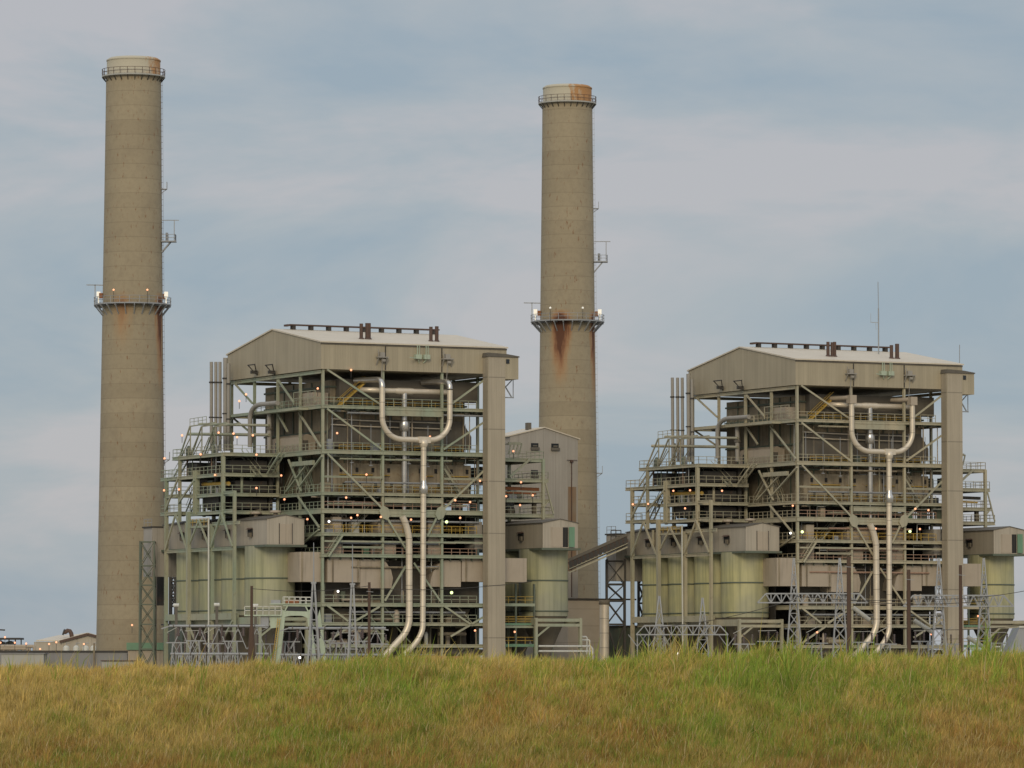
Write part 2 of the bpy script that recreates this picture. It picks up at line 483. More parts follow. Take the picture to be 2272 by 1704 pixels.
def boiler_house(k):
    M = UM(k)
    st = ['steel_green', 'steel_tan'][k]
    T = Thing('boiler_house', ['open steel boiler house with green painted frame and tan clad penthouse',
                               'open steel boiler house with tan painted frame and tan clad penthouse'][k],
              'boiler house', M, (0, 0, 0), 'boiler houses of the power station')
    # penthouse
    pw = MB()
    g = -0.28
    gab = [(g, ZB), (WS + 0.3, ZB), (WS + 0.3, ZE - 0.02), (WR, ZR - 0.02), (g, ZE - 0.02)]
    pw.prism([(h, z_) for h, z_ in gab], g, WU + 0.28, 'x')
    pwo = T.part('penthouse_wall', pw, 'clad')
    rf = MB()
    for (a, za), (b_, zb) in (((g - 0.25, ZE), (WR, ZR + 0.03)), ((WR, ZR + 0.03), (WS + 0.55, ZE))):
        v = []
        for u in (g - 0.2, WU + 0.45):
            for (w_, z_) in ((a, za), (b_, zb)):
                v += [(u, w_, z_), (u, w_, z_ + 0.22)]
        rf.add(v, [(0,2,3,1),(4,5,7,6),(1,3,7,5),(0,4,6,2),(0,1,5,4),(2,6,7,3)])
    rfo = T.part('penthouse_roof', rf, 'roof_tan')
    fl = MB().box(g - 0.06, WU + 0.32, g - 0.07, g - 0.003, ZE - 0.28, ZE - 0.03)
    fl.box(g - 0.07, g - 0.004, g - 0.05, WS + 0.3, ZE - 0.28, ZE - 0.03) if False else None
    T.part('gutter', fl, 'casing_grey', rfo)
    for x in (855, 980):
        u = F(x, 800, g)[0]
        T.part('downspout', MB().box(u - 0.07, u + 0.07, g - 0.12, g - 0.004, ZB + 0.1, ZE - 0.3), 'steel_dark', pwo)
    # ridge walkway on short legs
    rl = MB()
    u0, u1 = F(640, 726, WR)[0], F(972, 738, WR)[0]
    rl.box(u0, u1, WR - 0.6, WR + 0.6, ZR + 0.85, ZR + 1.05)
    rl.box(u0 - 0.5, u0, WR - 0.7, WR + 0.7, ZR + 0.7, ZR + 1.0)
    T.part('ridge_walkway', rl, 'brown', rfo)
    for i in range(9):
        u = u0 + 0.8 + i * (u1 - u0 - 1.6) / 8
        T.part('walkway_support', MB().box(u - 0.28, u + 0.28, WR - 0.45, WR + 0.45, ZR + 0.1, ZR + 0.86), 'steel_dark', rfo)
    # dark stub pipes through the front slope
    stub = [(801.5, 718, 753, 1.6), (815, 717, 755, 2.4), (819, 717, 754, 1.4), (956, 725, 759, 1.6), (969, 724, 760, 1.8)] if k == 0 else \
           [(801.5, 718, 753, 1.5), (812, 719, 753, 1.6), (818, 718, 753, 1.4), (958, 726, 757, 1.8), (972, 723, 759, 2.5)]
    for x, yt, yb, wd in stub:
        w_ = 5.2
        u, zb_ = F(x, yb, w_); _, zt = F(x, yt, w_)
        r = 0.17 + 0.07 * wd
        p = MB().lathe([(r, zb_ - 1.0), (r, zt)], (u, w_), 12).disc(r, zt, (u, w_), 12)
        p.lathe([(r + 0.35, ZE + 0.9), (r + 0.05, ZE + 1.35)], (u, w_), 12)
        T.part('roof_vent_pipe', p, 'brown', rfo)
    # hoists on the front of the penthouse
    for x, y in ((845, 793), (990, 797)):
        u, z_ = F(x, y, g)
        h = MB()
        h.box(u - 0.9, u + 0.9, g - 1.0, g - 0.004, z_ - 0.08, z_ + 0.08)
        h.bar((u - 0.8, g - 0.9, z_), (u - 0.8, g - 0.05, z_ - 1.2), 0.12).bar((u + 0.8, g - 0.9, z_), (u + 0.8, g - 0.05, z_ - 1.2), 0.12)
        h.box(u - 0.45, u + 0.35, g - 0.8, g - 0.2, z_ + 0.1, z_ + 0.75)
        h.tube([(u - 0.1, g - 0.5, z_ - 0.5), (u + 0.5, g - 0.5, z_ - 0.5)], 0.28)
        h.bar((u, g - 0.6, z_), (u - 0.3, g - 0.6, ZB - 2.2), 0.07)
        h.bar((u - 0.7, g - 0.6, z_ + 1.2), (u - 0.7, g - 0.6, z_), 0.1)
        T.part('hoist', h, 'pipe_grey')
    u, z_ = F(934, 790, g)
    h = MB()
    for du in (-0.75, 0.75):
        h.box(u + du - 0.5, u + du + 0.5, g - 0.8, g - 0.004, z_ - 0.5, z_ + 0.2)
        h.bar((u + du, g - 0.3, z_ + 0.2), (u + du, g - 0.3, z_ + 1.7), 0.12)
        h.bar((u + du + 0.35, g - 0.3, z_ + 0.2), (u + du + 0.35, g - 0.3, z_ + 1.7), 0.1)
        h.bar((u + du, g - 0.6, z_ - 0.5), (u + du * 0.5, g - 0.1, z_ - 1.1), 0.12)
    h.bar((u - 2.6, g - 1.4, z_ - 0.35), (u - 0.4, g - 0.3, z_ - 0.45), 0.12)
    T.part('sheave_bracket', h, 'steel_pale')
    # gable side davits
    for x in (573, 612):
        _, w_, z_ = sp(x, 810, g)
        h = MB()
        h.bar((g - 1.2, w_ - 1.4, z_), (g - 1.2, w_ + 1.4, z_), 0.16)
        h.bar((g - 1.2, w_ + 1.3, z_), (g - 0.05, w_ + 0.8, z_ - 1.4), 0.16)
        h.bar((g - 1.2, w_ - 1.3, z_), (g - 0.05, w_ + 0.3, z_ - 1.6), 0.14)
        h.box(g - 1.3, g - 0.2, w_ - 0.3, w_ + 0.2, z_ - 1.4, z_ - 0.9)
        T.part('davit', h, 'steel_dark')
    # columns
    for i, u in enumerate(UC):
        for j, w_ in enumerate(WC):
            if i in (1, 2) and j in (1, 2, 3): continue
            T.part('column', MB().ibeam((u, w_ + 0.25, 0), (u, w_ + 0.25, ZB), 0.36, 0.46, (0, 1, 0)), st)
    # front, side and back beams
    def hb(z_, a, b_, ht=0.6, wd=0.3, name='beam', mat=None):
        T.part(name, MB().ibeam((a[0], a[1], z_), (b_[0], b_[1], z_), wd, ht), mat or st)
    for z_, ht in ((47.6, 0.5), (LV[0], 0.6), (LV[1], 0.75), (LV[2], 0.55), (LV[3], 0.85), (LV[4], 0.6), (LV[5] + 0.2, 0.6), (LV[6], 0.7), (LV[7], 0.6), (LV[8], 0.6)):
        if z_ < 47: hb(z_, (0, -0.1), (WU - 0.4, -0.1), ht * .85)
        hb(z_, (WU - 0.2, 0.3), (WU - 0.2, WS), ht)
        hb(z_, (0.1, 0.3), (0.1, 16.9 if z_ < 40 else WS), ht)
        hb(z_, (0.3, WS - 0.2), (WU, WS - 0.2), ht)
    for z_, a, b_, ht in ((31.3, 0.5, 10.4, 0.28), (31.3, 21.1, 31.2, 0.28), (41.5, 10.8, 20.7, 1.0), (27.8, 10.8, 20.7, 0.8),
                          (21.3, 0.5, 31, 0.25), (20.4, 3.5, 10.5, 0.3), (25.75, 10.8, 20.7, 1.1)):
        hb(z_, (a, -0.14), (b_, -0.14), ht, name='girder')
    # bracing: front
    def br(p, q, t=0.29): T.part('brace', MB().bar(p, q, t, t * 0.7, (0, 1, 0)), st)
    for (xa, ya), (xb, yb) in (((726, 820), (845, 898)), ((726, 907), (848, 998)), ((727, 1007), (848, 1128)), ((858, 1148), (901, 1219)),
                               ((1072, 845), (1002, 896)), ((1072, 938), (984, 997)), ((1078, 1040), (984, 1130)), ((968, 1150), (948, 1190)),
                               ((854, 1333), (900, 1256)), ((918, 1249), (977, 1334)), ((724, 1342), (772, 1378)), ((842, 1346), (788, 1378)),
                               ((986, 1345), (1048, 1388)), ((1078, 1366), (1000, 1412)), ((724, 1425), (785, 1384))):
        br(fp(xa, ya, -0.32), fp(xb, yb, -0.32))
    # bracing: left side
    for (xa, ya), (xb, yb) in (((617, 843), (652, 893)), ((663, 915), (712, 992)), ((617, 918), (638, 958)), ((714, 1012), (660, 1086)),
                               ((686, 1024), (636, 1090)), ((640, 1020), (668, 1090)), ((612, 1050), (580, 1020)), ((660, 1100), (708, 1170)),
                               ((708, 1175), (664, 1212)), ((520, 850), (560, 895)), ((514, 925), (556, 960))):
        br(sp(xa, ya, -0.15), sp(xb, yb, -0.15), 0.3)
    # gussets where the braces meet the big girder
    for x, y in ((853, 1137), (978, 1137)):
        u, z_ = F(x, y, -0.4)
        T.part('gusset', MB().prism([(u - 0.95, z_ + 0.2), (u - 0.3, z_ + 1.1), (u + 0.6, z_ + 0.7), (u + 1.0, z_ - 0.3), (u + 0.5, z_ - 1.2), (u - 0.4, z_ - 0.9)] if x < 900 else
               [(u + 0.95, z_ + 0.2), (u + 0.3, z_ + 1.1), (u - 0.6, z_ + 0.7), (u - 1.0, z_ - 0.3), (u - 0.5, z_ - 1.2), (u + 0.4, z_ - 0.9)], -0.5, -0.42), st)
    # furnace casing
    fu0, fu1, fw0, fw1 = 3.7, 27.3, 5.0, 29.5
    bx = MB().box(fu0, fu1, fw0, fw1, 28.9, 46.6)
    T.part('furnace_hopper', MB().prism([(fu0 + 1, 14.0), (fu0 + 1, 28.89), (fu1 - 1, 28.89), (fu1 - 1, 14.0), (19.0, 7.5), (12.0, 7.5)], 11.0, 27, 'y'), 'casing_grey')
    fo = T.part('furnace', bx, 'casing')
    # drum enclosure and chamfered waist, standing proud of the furnace
    dr = MB().box(fu0 + 1.0, fu1 + 1.6, fw0 - 1.4, fw0 - 0.01, 43.6, 46.8)
    T.part('drum_enclosure', dr, 'casing_grey')
    ws = MB()
    v = [(fu0 - 0.6, 38.2), (fu0 + 1.0, 40.6), (fu1 - 1.0, 40.6), (fu1 + 0.6, 38.2), (fu1 + 0.6, 36.2), (fu0 - 0.6, 36.2)]
    ws.prism(v, fw0 - 1.2, fw0 - 0.01, 'y')
    T.part('drum_enclosure', ws, 'casing_grey')
    wb = MB().box(fu0 - 0.3, fu1 + 0.3, fw0 - 1.6, fw0 - 0.012, 29.0, 33.6)
    wbo = T.part('windbox', wb, 'casing')
    # small dark ports of the windbox, in two rows
    for r_, z_ in ((0, 32.6), (1, 30.2)):
        for i in range(9):
            u = fu0 + 1.2 + i * 2.75 + (0.5 if r_ else 0)
            T.part('port', MB().box(u - 0.22, u + 0.22, fw0 - 1.72, fw0 - 1.61, z_ - 0.35, z_ + 0.35), 'black', wbo)
    yr = MB()
    for a, b_ in ((4.5, 10.2), (11.5, 13.2), (15.2, 16.6), (18.5, 20.8), (24.0, 27.0)):
        yr.tube([(a, fw0 - 1.95, 31.8), (b_, fw0 - 1.95, 31.8)], 0.09, 6)
    T.part('gas_pipe', yr, 'yellow', wbo)
    # buckstays round the furnace
    for z_ in (29.1, 34.4, 38.6, 43.0, 45.6):
        b_ = MB()
        b_.box(fu0 - 0.25, fu1 + 0.25, fw0 - 0.35, fw0 - 0.011, z_ - 0.14, z_ + 0.14)
        b_.box(fu0 - 0.3, fu0 - 0.011, fw0 - 0.3, fw1, z_ - 0.14, z_ + 0.14)
        b_.box(fu1 + 0.011, fu1 + 0.3, fw0 - 0.3, fw1, z_ - 0.14, z_ + 0.14)
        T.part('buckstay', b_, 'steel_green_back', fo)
    vs_ = MB()
    for u in (6.2, 8.9, 11.6, 14.3, 17.0, 19.7, 22.4, 25.1):
        vs_.box(u - 0.1, u + 0.1, fw0 - 0.2, fw0 - 0.012, 29.3, 43.4)
    for w_ in (8, 11.5, 15, 18.5, 22, 25.5):
        vs_.box(fu0 - 0.18, fu0 - 0.012, w_ - 0.1, w_ + 0.1, 29.3, 46.5)
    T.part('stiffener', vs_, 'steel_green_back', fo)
    # decks all round at every level
    for i, z_ in enumerate(LV[:8]):
        d = MB()
        t0 = z_ - 0.02 + (0.2 if i == 5 else 0)
        d.box(0.3, WU - 0.4, 2.6 if i < 3 else 0.25, fw0 - 0.02, t0, t0 + 0.12)
        if i < 3: d.box(0.3, WU - 0.4, 0.25, 1.0, t0, t0 + 0.12)
        if 3 <= i < 6: d.box(fu0 + .01, fu1 - .01, fw0 + 0.02, 11, t0, t0 + 0.12)
        if i >= 6: d.box(0.3, WU - 0.4, fw0 + 0.02, 26, t0, t0 + 0.12)
        else:
            d.box(0.35, fu0 - 0.02, fw0, fw1 + 4, t0, t0 + 0.12)
            d.box(fu1 + 0.02, WU - 0.4, fw0, 16, t0, t0 + 0.12)
            if i < 1: d.box(fu0, fu1, fw1 + 0.02, WS - 0.4, t0, t0 + 0.12)
            else: d.box(fu0, WU - 0.4, fw1 + 0.02, WS - 0.4, t0, t0 + 0.12)
        T.part('deck', d, 'grating')
        # edge joists below the grating
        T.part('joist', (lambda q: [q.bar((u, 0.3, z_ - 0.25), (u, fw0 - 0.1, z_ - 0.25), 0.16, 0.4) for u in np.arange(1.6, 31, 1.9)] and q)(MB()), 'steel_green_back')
        rc = 'yellow' if i in (4,) else 'rail_brown' if i in (3, 5) else st
        hr = MB().rail([(0.5, 0.15, z_ + 0.3), (10.4, 0.15, z_ + 0.3)], 1.15).rail([(10.8, 0.15, z_ + 0.3), (20.7, 0.15, z_ + 0.3)], 1.15).rail([(21.1, 0.15, z_ + 0.3), (27.0, 0.15, z_ + 0.3)], 1.15)
        T.part('handrail', hr, rc)
        h2 = MB().rail([(0.3, 0.5, z_ + 0.3), (0.3, 8.1, z_ + 0.3)], 1.15).rail([(0.3, 8.5, z_ + 0.3), (0.3, 16.0, z_ + 0.3)], 1.15)
        if i < 6: T.part('handrail', h2, st)
        h3 = MB().rail([(4.5, 3.2, z_ + 0.2), (26, 3.2, z_ + 0.2)], 1.1, 0.07, 1.2)
        if i in (0, 1, 2, 4): T.part('handrail', h3, 'yellow' if i in (0, 4) else 'rustred' if i == 1 and False else 'yellow')
    # upper side deck with a toe beam, reaching out past the columns
    sd_ = MB().box(-1.7, 0.0, 5.0, 33.5, LV[0] - 0.35, LV[0] + 0.02)
    T.part('deck', sd_, st)
    T.part('handrail', MB().rail([(-1.6, 11, LV[0]), (-1.6, 21, LV[0])], 1.15).rail([(-0.2, 2, LV[0] + .6), (-0.2, 10, LV[0] + 0.6)], 2.0, 0.09, 3), st)
    # control cabins on the side decks
    cb = MB().box(0.55, 3.2, 4.5, 9.5, LV[0] + 0.15, LV[0] + 2.4)
    T.part('cabin', cb, 'duct')
    z_ = LV[1] + 0.15
    cb = MB().prism([(0.6, z_), (3.4, z_), (3.4, z_ + 2.5), (2.0, z_ + 3.0), (0.6, z_ + 2.5)], 9.6, 19.8, 'y')
    co = T.part('cabin', cb, 'duct')
    T.part('cabin_window', MB().box(0.53, 0.598, 17.6, 18.6, z_ + 0.4, z_ + 1.9), 'window', co)
    T.part('cabin_door', MB().box(1.2, 2.1, 9.52, 9.598, z_ + 0.05, z_ + 2.0), 'casing_grey', co)
    # outriggers of the second level: a heavy pale ledge on the left side
    T.part('girder', MB().box(-0.5, -0.05, 2.4, 10.2, 33.2, 33.9), st)
    # stairs between decks on the front strip
    for (ua, za), (ub, zb_), w_ in (((4.0, 42.4), (8.5, 46.2), 2.2), ((0.9, 18.9), (3.3, 22.2), -0.7), ((25.2, 28.9), (22.2, 33.0), 2.0), ((6, 22.5), (9.3, 25.9), 2.4)):
        s_ = MB()
        for dw in (0, 0.9):
            s_.bar((ua, w_ + dw, za), (ub, w_ + dw, zb_), 0.12, 0.28)
            s_.bar((ua, w_ + dw, za + 1), (ub, w_ + dw, zb_ + 1), 0.07)
        n = 12
        for i in range(n):
            f_ = (i + 0.5) / n; s_.box(ua + (ub - ua) * f_ - 0.15, ua + (ub - ua) * f_ + 0.15, w_ + 0.06, w_ + 0.84, za + (zb_ - za) * f_, za + (zb_ - za) * f_ + 0.05)
        T.part('stair', s_, 'yellow' if za > 40 else st)
    # stairs seen from the side
    for wa, za, wb_, zb_, u in ((20.5, 35.2, 14.8, 32.0, -4.5), (8.0, 28.9, 12.5, 35.2, 1.6), (16, 28.9, 12.0, 32.3, 0.9)):
        s_ = MB()
        for du in (0, 0.9):
            s_.bar((u + du, wa, za), (u + du, wb_, zb_), 0.12, 0.28).bar((u + du, wa, za + 1), (u + du, wb_, zb_ + 1), 0.07)
        for i in range(12):
            f_ = (i + 0.5) / 12; w_ = wa + (wb_ - wa) * f_; z_ = za + (zb_ - za) * f_
            s_.box(u + 0.06, u + 0.84, w_ - 0.15, w_ + 0.15, z_, z_ + 0.05)
        T.part('stair', s_, st)
    # pipework between the decks
    prr = random.Random(21 + k)
    for i in range(52):
        u = prr.uniform(1.0, 30); w_ = prr.uniform(1.0, 4.4)
        l0 = prr.choice([8, 7, 6, 5, 4, 3, 2, 1]) ; z0 = 0 if l0 == 8 else LV[l0]
        z1 = LV[max(0, l0 - prr.choice([1, 1, 2]))]
        p = MB().tube([(u, w_, z0), (u, w_, z1 - 0.5), (u + prr.choice([-1, 1]) * prr.uniform(0.6, 2.5), w_, z1 - 0.5)], prr.choice([0.07, 0.1, 0.1, 0.16]), 6)
        T.part('pipe', p, prr.choice(['steel_grey', 'duct', st, 'casing', 'white']))
    for i in range(26):
        u = prr.uniform(1, 24); z_ = prr.choice(LV[1:]) + prr.uniform(-1.6, -0.6); w_ = prr.uniform(0.6, 4)
        T.part('pipe', MB().tube([(u, w_, z_), (u + prr.uniform(3, 7), w_, z_)], prr.choice([0.09, 0.13, 0.2]), 6), prr.choice(['steel_grey', 'duct', st, 'casing']))
    for z_ in (39.3, 40.2):
        T.part('pipe', MB().tube([(3.2, 3.4, z_ + 0.3), (9, 3.2, z_ + 0.1), (24, 3.2, z_)], 0.1, 6), 'pipe_lagging')
    # hoist chains and instrument boxes on the decks
    for i in range(20):
        u = prr.uniform(1, 29); z_ = prr.choice([LV[7], LV[6], LV[5] + 0.2, LV[4], LV[3], LV[2], LV[1], 0, 0]) + 0.1; w_ = prr.uniform(0.9, 3.6)
        a = prr.uniform(0.25, 0.7)
        T.part('equipment_box', MB().box(u - a, u + a, w_ - a, w_ + a, z_, z_ + prr.uniform(0.8, 2.0)), prr.choice(['duct', 'steel_grey', 'steel_green_back', 'white', 'casing', 'green_roof']))
    # mills below the furnace and their ducts
    for u in (3.5, 9.5, 15.5, 21.5, 27.5):
        p = MB().lathe([(1.9, 0), (2.0, 3.4), (1.5, 4.6), (0.8, 5.6), (0.7, 8.3)], (u, 6.5), 16)
        T.part('mill', p, 'hopper')
    for u in (4.5, 12, 24.5):
        T.part('ash_duct', MB().prism([(u - 2.3, 10.9), (u + 2.3, 10.9), (u + 1.3, 8.8), (u - 1.3, 8.8)], 2.0, 6.0, 'y'), 'hopper')
    T.part('ash_duct', MB().tube([(-1, 1.8, 4.1), (30, 1.8, 4.1)], 0.5, 10), 'hopper')
    T.part('ash_duct', MB().box(1.5, 29.5, 4.5, 4.9, 12.0, 18.5), 'casing_grey')
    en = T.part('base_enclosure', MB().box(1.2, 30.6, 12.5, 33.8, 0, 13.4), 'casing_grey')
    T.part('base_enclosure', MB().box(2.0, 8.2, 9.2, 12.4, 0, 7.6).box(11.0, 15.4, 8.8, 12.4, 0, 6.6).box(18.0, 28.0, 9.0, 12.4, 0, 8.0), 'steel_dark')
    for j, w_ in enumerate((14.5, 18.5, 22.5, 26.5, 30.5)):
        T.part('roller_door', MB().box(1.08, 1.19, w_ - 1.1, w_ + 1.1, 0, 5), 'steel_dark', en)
    for i in range(26):
        u = prr.uniform(1, 29); w_ = prr.uniform(.6, 4); z0 = prr.choice([0, 0, 5.2, 8.6, 11.7]); r_ = prr.uniform(.18, .55)
        T.part('vessel', MB().lathe([(r_, z0), (r_, z0 + 1.7), (r_ * .5, z0 + 2.1), (.01, z0 + 2.15)], (u, w_), 10), prr.choice(['duct', 'casing', 'casing_grey', 'hopper', 'duct', 'white']))
    for i in range(14):
        u = prr.uniform(1, 26); z_ = prr.uniform(1.5, 13); w_ = prr.uniform(1, 5)
        T.part('duct_run', MB().tube([(u, w_, z_), (u + prr.uniform(1.5, 6), w_, z_)], prr.uniform(.15, .5), 10), prr.choice(['duct', 'casing', 'hopper', 'duct']))
    for i in range(10):
        u = prr.uniform(1, 26); z_ = prr.choice([5.2, 8.6, 11.6]); s_ = prr.choice([-1, 1])
        T.part('strut', MB().bar((u, .9, z_), (u + s_ * 3, .9, z_ - 3.0), .16), st)
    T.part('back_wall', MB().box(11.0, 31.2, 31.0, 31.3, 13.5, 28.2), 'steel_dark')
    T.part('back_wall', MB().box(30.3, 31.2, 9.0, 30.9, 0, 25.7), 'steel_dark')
    for z_ in (41.2, 34.0, 30.4, 27.0, 24.4, 20.9, 17.2, 10.2):
        a = prr.uniform(.6, 8); b_ = prr.uniform(18, 30)
        T.part('cable_tray', MB().box(a, b_, .45, .85, z_, z_ + .12).box(a, b_, .45, .5, z_, z_ + .28), prr.choice(['rail_brown', 'steel_grey', 'casing', st]))
    for i in range(9):
        u = 2.2 + i * 3.3; z_ = LV[1] - 1.2 - (i % 3) * .4
        T.part('hanger', MB().bar((u, .7, z_), (u, .7, z_ + 6.4), .07).bar((u - .3, .7, z_), (u + .3, .7, z_), .12), 'steel_grey')
    # brackets on the right of the penthouse
    u0 = WU + 0.3
    for p, q, t_ in (((0, -3.6), (1.7, -3.6), .16), ((1.6, -3.7), (1.6, -.6), .1), ((0, -2.2), (1.5, -.7), .14), ((0, -1.6), (1.3, -3.5), .16)):
        T.part('bracket_bar', MB().bar((u0 + p[0], .6, ZB + p[1]), (u0 + q[0], .6, ZB + q[1]), t_), 'steel_grey')
    return T

def elevator(k):
    M = UM(k)
    T = Thing('elevator_shaft', 'tall windowless tan clad shaft at the right corner of the %s' % US[k], 'elevator shaft', M, (29.3, -1, 0), 'elevator shafts')
    ub0, ub1 = 27.85, 30.95
    T.part('shaft', MB().box(ub0, ub1, -2.0, -0.3, 0, 50.6), 'clad_shaft')
    T.part('trim', MB().box(ub0 + 0.0, ub0 + 0.12, -2.06, -2.004, 0, 50.5), 'clad', None)
    mr = MB().box(ub1 + 0.002, 33.3, -2.0, 2.0, 47.15, 50.6)
    T.part('machine_room', mr, 'clad')
    r_ = MB().prism([(ub0 - 0.15, 50.62), (33.45, 50.62), (33.4, 50.8), (31.2, 51.1), (ub0, 51.25)], -2.15, 2.1, 'y')
    T.part('roof', r_, 'casing_grey')
    u, z_ = F(1126, 802, -2.0)
    T.part('window', MB().box(u - 0.25, u + 0.3, -2.1, -2.003, z_ - 0.35, z_ + 0.35), 'window')

def silo_rows(k):
    M = UM(k)
    mt = ['silo_paint', 'silo_paint_yellow'][k]
    for side, uc, n in (('left', -4.7, 4), ('right', 43.4, 2)):
        if k == 1 and side == 'right': n = 1
        where = ['west row', ''][0]
        for i in range(n):
            w_ = 8.9 + 9.0 * i
            if side == 'left':
                lab = ('pale green silo, %s of the four left of the %s' % (['frontmost', 'second from front', 'third from front', 'rearmost'][i], US[k]))
            else:
                lab = 'pale green silo right of the elevator shaft of the %s' % US[k]
                if i: lab = 'green silo mostly hidden behind the one right of the left elevator shaft'
            T = Thing('coal_silo', lab, 'silo', M, (uc, w_, 0), 'coal silos')
            r = 3.95
            T.part('shell', MB().lathe([(r, 9.9), (r, 20.6)], (uc, w_), 40).disc(r, 20.6, (uc, w_), 40), mt)
            for z_ in (15.6, 10.7):
                T.part('band', MB().lathe([(r + 0.01, z_ - 0.12), (r + 0.1, z_ - 0.1), (r + 0.1, z_ + 0.1), (r + 0.01, z_ + 0.12)], (uc, w_), 40), 'steel_green_back')
            T.part('hopper', MB().lathe([(r - 0.1, 9.88), (2.3, 6.6), (1.3, 4.2), (1.3, 1.0)], (uc, w_), 32), 'hopper')
        if side == 'left':
            tw = Thing('silo_shade_wall', 'added dark shade wall in the gaps between the silos left of the %s' % US[k], 'wall', M, (-.5, 6, 0), 'added shade walls behind the silos')
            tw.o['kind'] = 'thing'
            tw.part('wall', MB().box(-.62, -.5, 6, 38.5, 0, 20.5), 'steel_dark')  # dark sheet added so the gaps between silos look shaded
        # gallery on top of the silos
        g0, g1 = uc - 3.15, uc + 3.15
        w0, w1 = 3.0, 44.0 if side == 'left' else 26.0
        T = Thing('silo_gallery', 'long clad gallery roofing the silos %s the %s' % ('left of' if side == 'left' else 'right of', US[k]), 'gallery', M, (uc, w0, 20.7), 'conveyor galleries on the silos')
        zb, ze, zp = 20.75, 24.7, 25.3
        wl = T.part('wall', MB().prism([(g0, zb), (g1, zb), (g1, ze), (uc, zp), (g0, ze)], w0, w1, 'y'), 'clad_house')
        rf = MB()
        for (a, za), (b_, zb_) in (((g0 - 0.2, ze - 0.03), (uc, zp + 0.02)), ((uc, zp + 0.02), (g1 + 0.2, ze - 0.03))):
            v = []
            for w_ in (w0 - 0.12, w1 + 0.1):
                for (h_, z_) in ((a, za), (b_, zb_)): v += [(h_, w_, z_), (h_, w_, z_ + 0.12)]
            rf.add(v, [(0,2,3,1),(4,5,7,6),(1,3,7,5),(0,4,6,2),(0,1,5,4),(2,6,7,3)])
        T.part('roof', rf, 'casing_grey')
        T.part('floor_slab', MB().box(g0 - 0.35, g1 + 0.35, w0 - 0.3, w1, zb - 0.35, zb - 0.01), 'steel_green_back')
        for w_ in ([S(x, 1188, g0)[0] for x in (556, 506, 454, 405)] if side == 'left' else (10.5,)):
            wn = MB().box(g0 - 0.12, g0 - 0.004, w_ - 0.9, w_ + 0.9, 22.1, 23.3)
            wo = T.part('louvre', wn, 'black')
            T.part('hood', MB().prism([(g0 - 0.55, 23.2), (g0 - 0.13, 23.45), (g0 - 0.13, 23.3)], w_ - 0.9, w_ + 0.9, 'y'), 'brown', wo)
            T.part('frame', MB().box(g0 - 0.45, g0 - 0.13, w_ - 0.75, w_ - 0.1, 22.0, 22.7), 'hopper', wo)
        if side == 'left':
            for u in (uc - 0.55, uc + 0.55):
                T.part('door', MB().box(u - 0.5, u + 0.5, w0 - 0.05, w0 - 0.004, zb + 0.15, zb + 3.2), 'duct')
            for u in (uc - 1.1, uc + 1.1):
                T.part('door_jamb', MB().box(u - 0.05, u + 0.05, w0 - 0.09, w0 - 0.004, zb + 0.1, zb + 3.3), 'steel_dark')
            for w_ in (7.5, 15.0):
                T.part('roof_vent', MB().lathe([(0.35, zp - 0.2), (0.35, zp + 0.5), (0.95, zp + 0.5), (0.85, zp + 0.85), (0.1, zp + 0.95)], (uc + 0.3, w_), 16), 'duct')
        else:
            u = uc + 0.9
            T.part('doorway', MB().box(u - 0.45, u + 0.45, w0 - 0.03, w0 - 0.004, zb + 0.15, zb + 3.3), 'black')
            T.part('door', MB().box(u + 0.5, u + 1.5, w0 - 0.35, w0 - 0.2, zb + 0.15, zb + 3.35), 'green_roof')
            T.part('door', MB().box(u - 2.6, u - 0.5, w0 - 0.06, w0 - 0.004, zb + 0.15, zb + 3.3), 'duct')
        # frame that carries the front silo
        T = Thing('silo_support_frame', 'steel portal frame under the front silo %s the %s' % ('left of' if side == 'left' else 'right of', US[k]), 'steel frame', M, (uc, 4, 0), 'silo support frames')
        st = ['steel_green', 'steel_tan'][k]
        a, b_ = uc - 4.1, uc + 3.9
        for u in (a, b_):
            for w_ in (3.6, 13.4): T.part('column', MB().ibeam((u, w_, 0), (u, w_, 9.6), 0.45, 0.5, (0, 1, 0)), st)
        for z_, t_ in ((9.25, 0.5), (8.45, 0.45), (1.2, 0.2)):
            T.part('beam', MB().bar((a, 3.55, z_), (b_, 3.55, z_), 0.35, t_), st)
        T.part('beam', MB().bar((a, 3.8, 9.0), (a, 38 if side == 'left' else 16, 9.0), 0.35, 1.1), st)
        T.part('beam', MB().bar((b_, 3.8, 9.0), (b_, 38 if side == 'left' else 16, 9.0), 0.35, 1.1), st)
        T.part('brace', MB().bar((a + 0.1, 3.5, 6.6), (a + 2.4, 3.5, 8.3), 0.25), st)
        if side == 'right':
            for z_ in (5.1, 4.3): T.part('pipe', MB().tube([(a + .3, 3.2, z_), (b_ + 1.6, 3.2, z_), (b_ + 2.0, 3.2, z_ - 0.4), (b_ + 2.0 + (5.1 - z_) * -0.5, 3.2, 0)], 0.16, 8), 'white')

